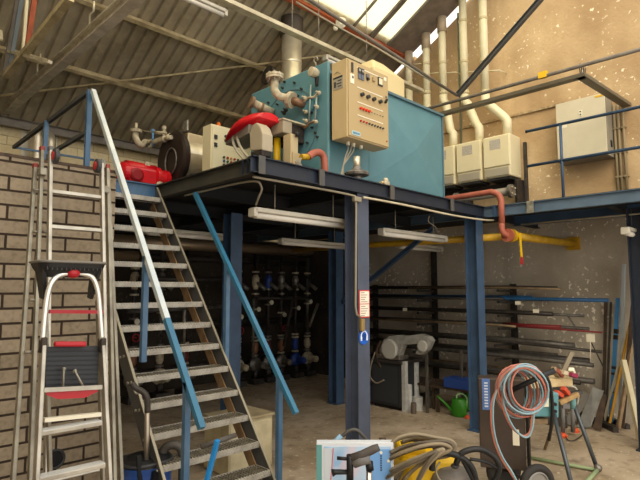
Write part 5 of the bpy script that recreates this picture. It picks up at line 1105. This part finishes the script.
# ------------------------------------------------------------------ threading machine on tripod stand
tm_ = thing('pipe_threader_stand', 'steel leg stand carrying the teal pipe threading machine', 'stand', V(6.4, 2.6, 0))
lt_, ll = A(553, 410, D=6.05), A(573, 490, Z=0.02); MB().tube([lt_, ll], .024, 10).build('leg', mat('leg_grey', '#565b60', .4, .5), tm_)
lt2, ll2 = A(573, 402, D=6.3), A(597, 468, Z=.03); MB().tube([lt2, ll2], .024, 10).build('leg', bpy.data.materials['leg_grey'], tm_)
lt3, ll3 = A(557, 412, D=6.4), A(545, 449, Z=.03); MB().tube([A(557, 412, D=6.4), ll3], .02, 10).build('leg', tan, tm_)
for p in (lt_, lt2): MB().tube([p+V(0, 0, .1), p-V(0, 0, .08)], .035, 10).build('leg_socket', mat('teal_pale', '#6f9ea0', .4), tm_)
gn = mat('pale_green', '#8a9a72', .5); fr = [A(527, 457, Z=.03), A(597, 470, Z=.03), A(585, 484, Z=.03)]
MB().tube(fr[:2], .02, 8).build('base_rail', gn, tm_); MB().tube([A(600, 467, Z=.03), A(583, 486, Z=.03)], .024, 8).build('base_rail', gn, tm_)
MB().ball(A(598, 468, Z=.05), .045).build('joint', castg, tm_)
MB().bar(A(540, 400, D=6.2), A(580, 392, D=6.4), .08, .04).build('top_frame', mat('leg_dark', '#474747', .5, .3), tm_)
th = thing('threading_machine', 'teal pipe threading machine with white label behind the coiled hoses', 'machine', A(535, 420, D=6.0))
def hexpx(x0, y0, x1, y1, D, dep, mm, nm, par, bev=.01):
    p = [A(x0, y1, D=D), A(x1, y1, D=D), A(x1, y0, D=D), A(x0, y0, D=D)]; F_ = V(FW.x, FW.y, 0).normalized()*dep
    return MB().hexa([p[0], p[1], p[1]+F_, p[0]+F_, p[3], p[2], p[2]+F_, p[3]+F_]).build(nm, mm, par, bev)
hexpx(525, 402, 551, 417, 6.05, .3, mat('threader_teal', '#5c8f98', .4), 'body', th, .015); hexpx(551, 393, 559, 418, 6.0, .2, bpy.data.materials['threader_teal'], 'end_housing', th, .015)
hexpx(544, 398, 549, 407, 6.03, .02, white_p, 'label', th, .002); q = A(555, 404, D=5.99); MB().cyl(q, q-FW*.02, .018, n=10).build('knob', black, th); q = A(555, 411, D=5.99); MB().cyl(q, q-FW*.02, .018, n=10).build('knob', black, th)
hexpx(530, 419, 548, 424, 6.1, .25, tan, 'wooden_slat', th, .004)
tag(MB().bar(A(524, 383, D=6.3), A(567, 380, D=6.4), .22, .10).build('timber_block', mat('pale_timber', '#cdb98e', .7, 0, '#a98f62', 12, .6), None, .006), 'pale timber block lying on the threading machine', 'timber')
tag(MB().bar(A(560, 378, D=6.5), A(572, 352, D=6.5), .05, .05).build('batten', mat('grey_wood', '#8a7f6c', .7), None, .003), 'grey batten sticking up from the threading machine', 'timber')
for k, (x0, y0, x1, y1, mm, lab) in enumerate(((556, 392, 562, 396, mat('orange_red', '#c24a30', .5), 'orange-red tool lying flat on the threading machine'), (563, 388, 568, 394, mat('orange_red', '#c24a30', .5), 'second orange-red tool slanting on the threading machine'), (556, 370, 562, 376, mat('brick_rag', '#8d4c3c', .8), 'brown-red offcut piled behind the timber block'), (562, 372, 568, 374, fitting, 'cream offcut piled behind the timber block'), (570, 374, 576, 376, mat('magenta_rag', '#8a2a4a', .7), 'dark magenta cloth at the right of the offcut pile'), (571, 369, 573, 374, white_p, 'white cap standing on the offcut pile'), (553, 368, 558, 376, tan, 'tan stick lying across the offcut pile'), (559, 403, 578, 394, woodm, 'wooden pole lying along the right of the threading machine'))):
    tag(MB().bar(A(x0, y0, D=6.2), A(x1, y1, D=6.25), .06, .05).build('offcut', mm, None, .006), lab, 'offcut')
for x, y, l in ((563, 435, 'left orange clamp foot on the floor under the stand'), (575, 430, 'right orange clamp foot on the floor under the stand')):
    q = A(x, y, Z=.03); tag(MB().lathe(V(q.x, q.y, 0), (0, 0, 1), [(0, .06), (.03, .06), (.06, .03)], 12).build('clamp_foot', mat('orange_plastic', '#d2542a', .5)), l, 'clamp')
t9 = thing('work_trestle', 'small grey trestle with curved handle behind the threading machine', 'trestle', A(572, 432, Z=0))
MB().tube(spline([A(562, 386, D=6.5), A(574, 387, D=6.5), A(578, 395, D=6.5), A(577, 404, D=6.5)], 6), .016, 8).build('handle', alu, t9)
for x in (563, 573): q = A(x, 432, Z=.06); MB().cyl(V(q.x, q.y, .06), A(x, 405, D=(q-V(0, 0, CH)).dot(FW)), .03, n=10).build('leg', mgrey, t9)
MB().bar(A(562, 406, D=7.2), A(574, 406, D=7.2), .06, .06).build('crossbar', mgrey, t9)
tag(MB().tube(spline([A(560, 420, Z=.02), A(568, 440, Z=.02), A(582, 435, Z=.02), A(584, 424, Z=.02), A(578, 418, Z=.02)], 6), .008, 6).build('cable', darkst), 'thin dark cable looped on the floor under the stand', 'cable')

for k, (pts, mm, lab) in enumerate([([(576, 412), (590, 412), (603, 376), (592, 372)], mat('zinc_sheet', '#8f8f8c', .5, .3, '#6d6c68', 8, .7), 'grey zinc sheet leaning at the right end of the rack'), ([(562, 404), (571, 408), (590, 378), (583, 374)], mat('dull_sheet', '#6f6b64', .6, .2), 'darker narrow sheet leaning left of the grey zinc sheet'), ([(592, 412), (600, 415), (606, 380), (601, 377)], rustst, 'rusty narrow plate leaning right of the grey zinc sheet')]):
    P_ = [A(x, y, X=8.55 if i_ < 2 else 8.75) for i_, (x, y) in enumerate(pts)]
    mz_ = min(p.z for p in P_)
    P_ = [V(p.x, p.y, max(.01, p.z - mz_ + .01)) for p in P_]
    tag(MB().prism(P_, (.012, 0, .004)).build('steel_sheet', mm), lab, 'sheet')
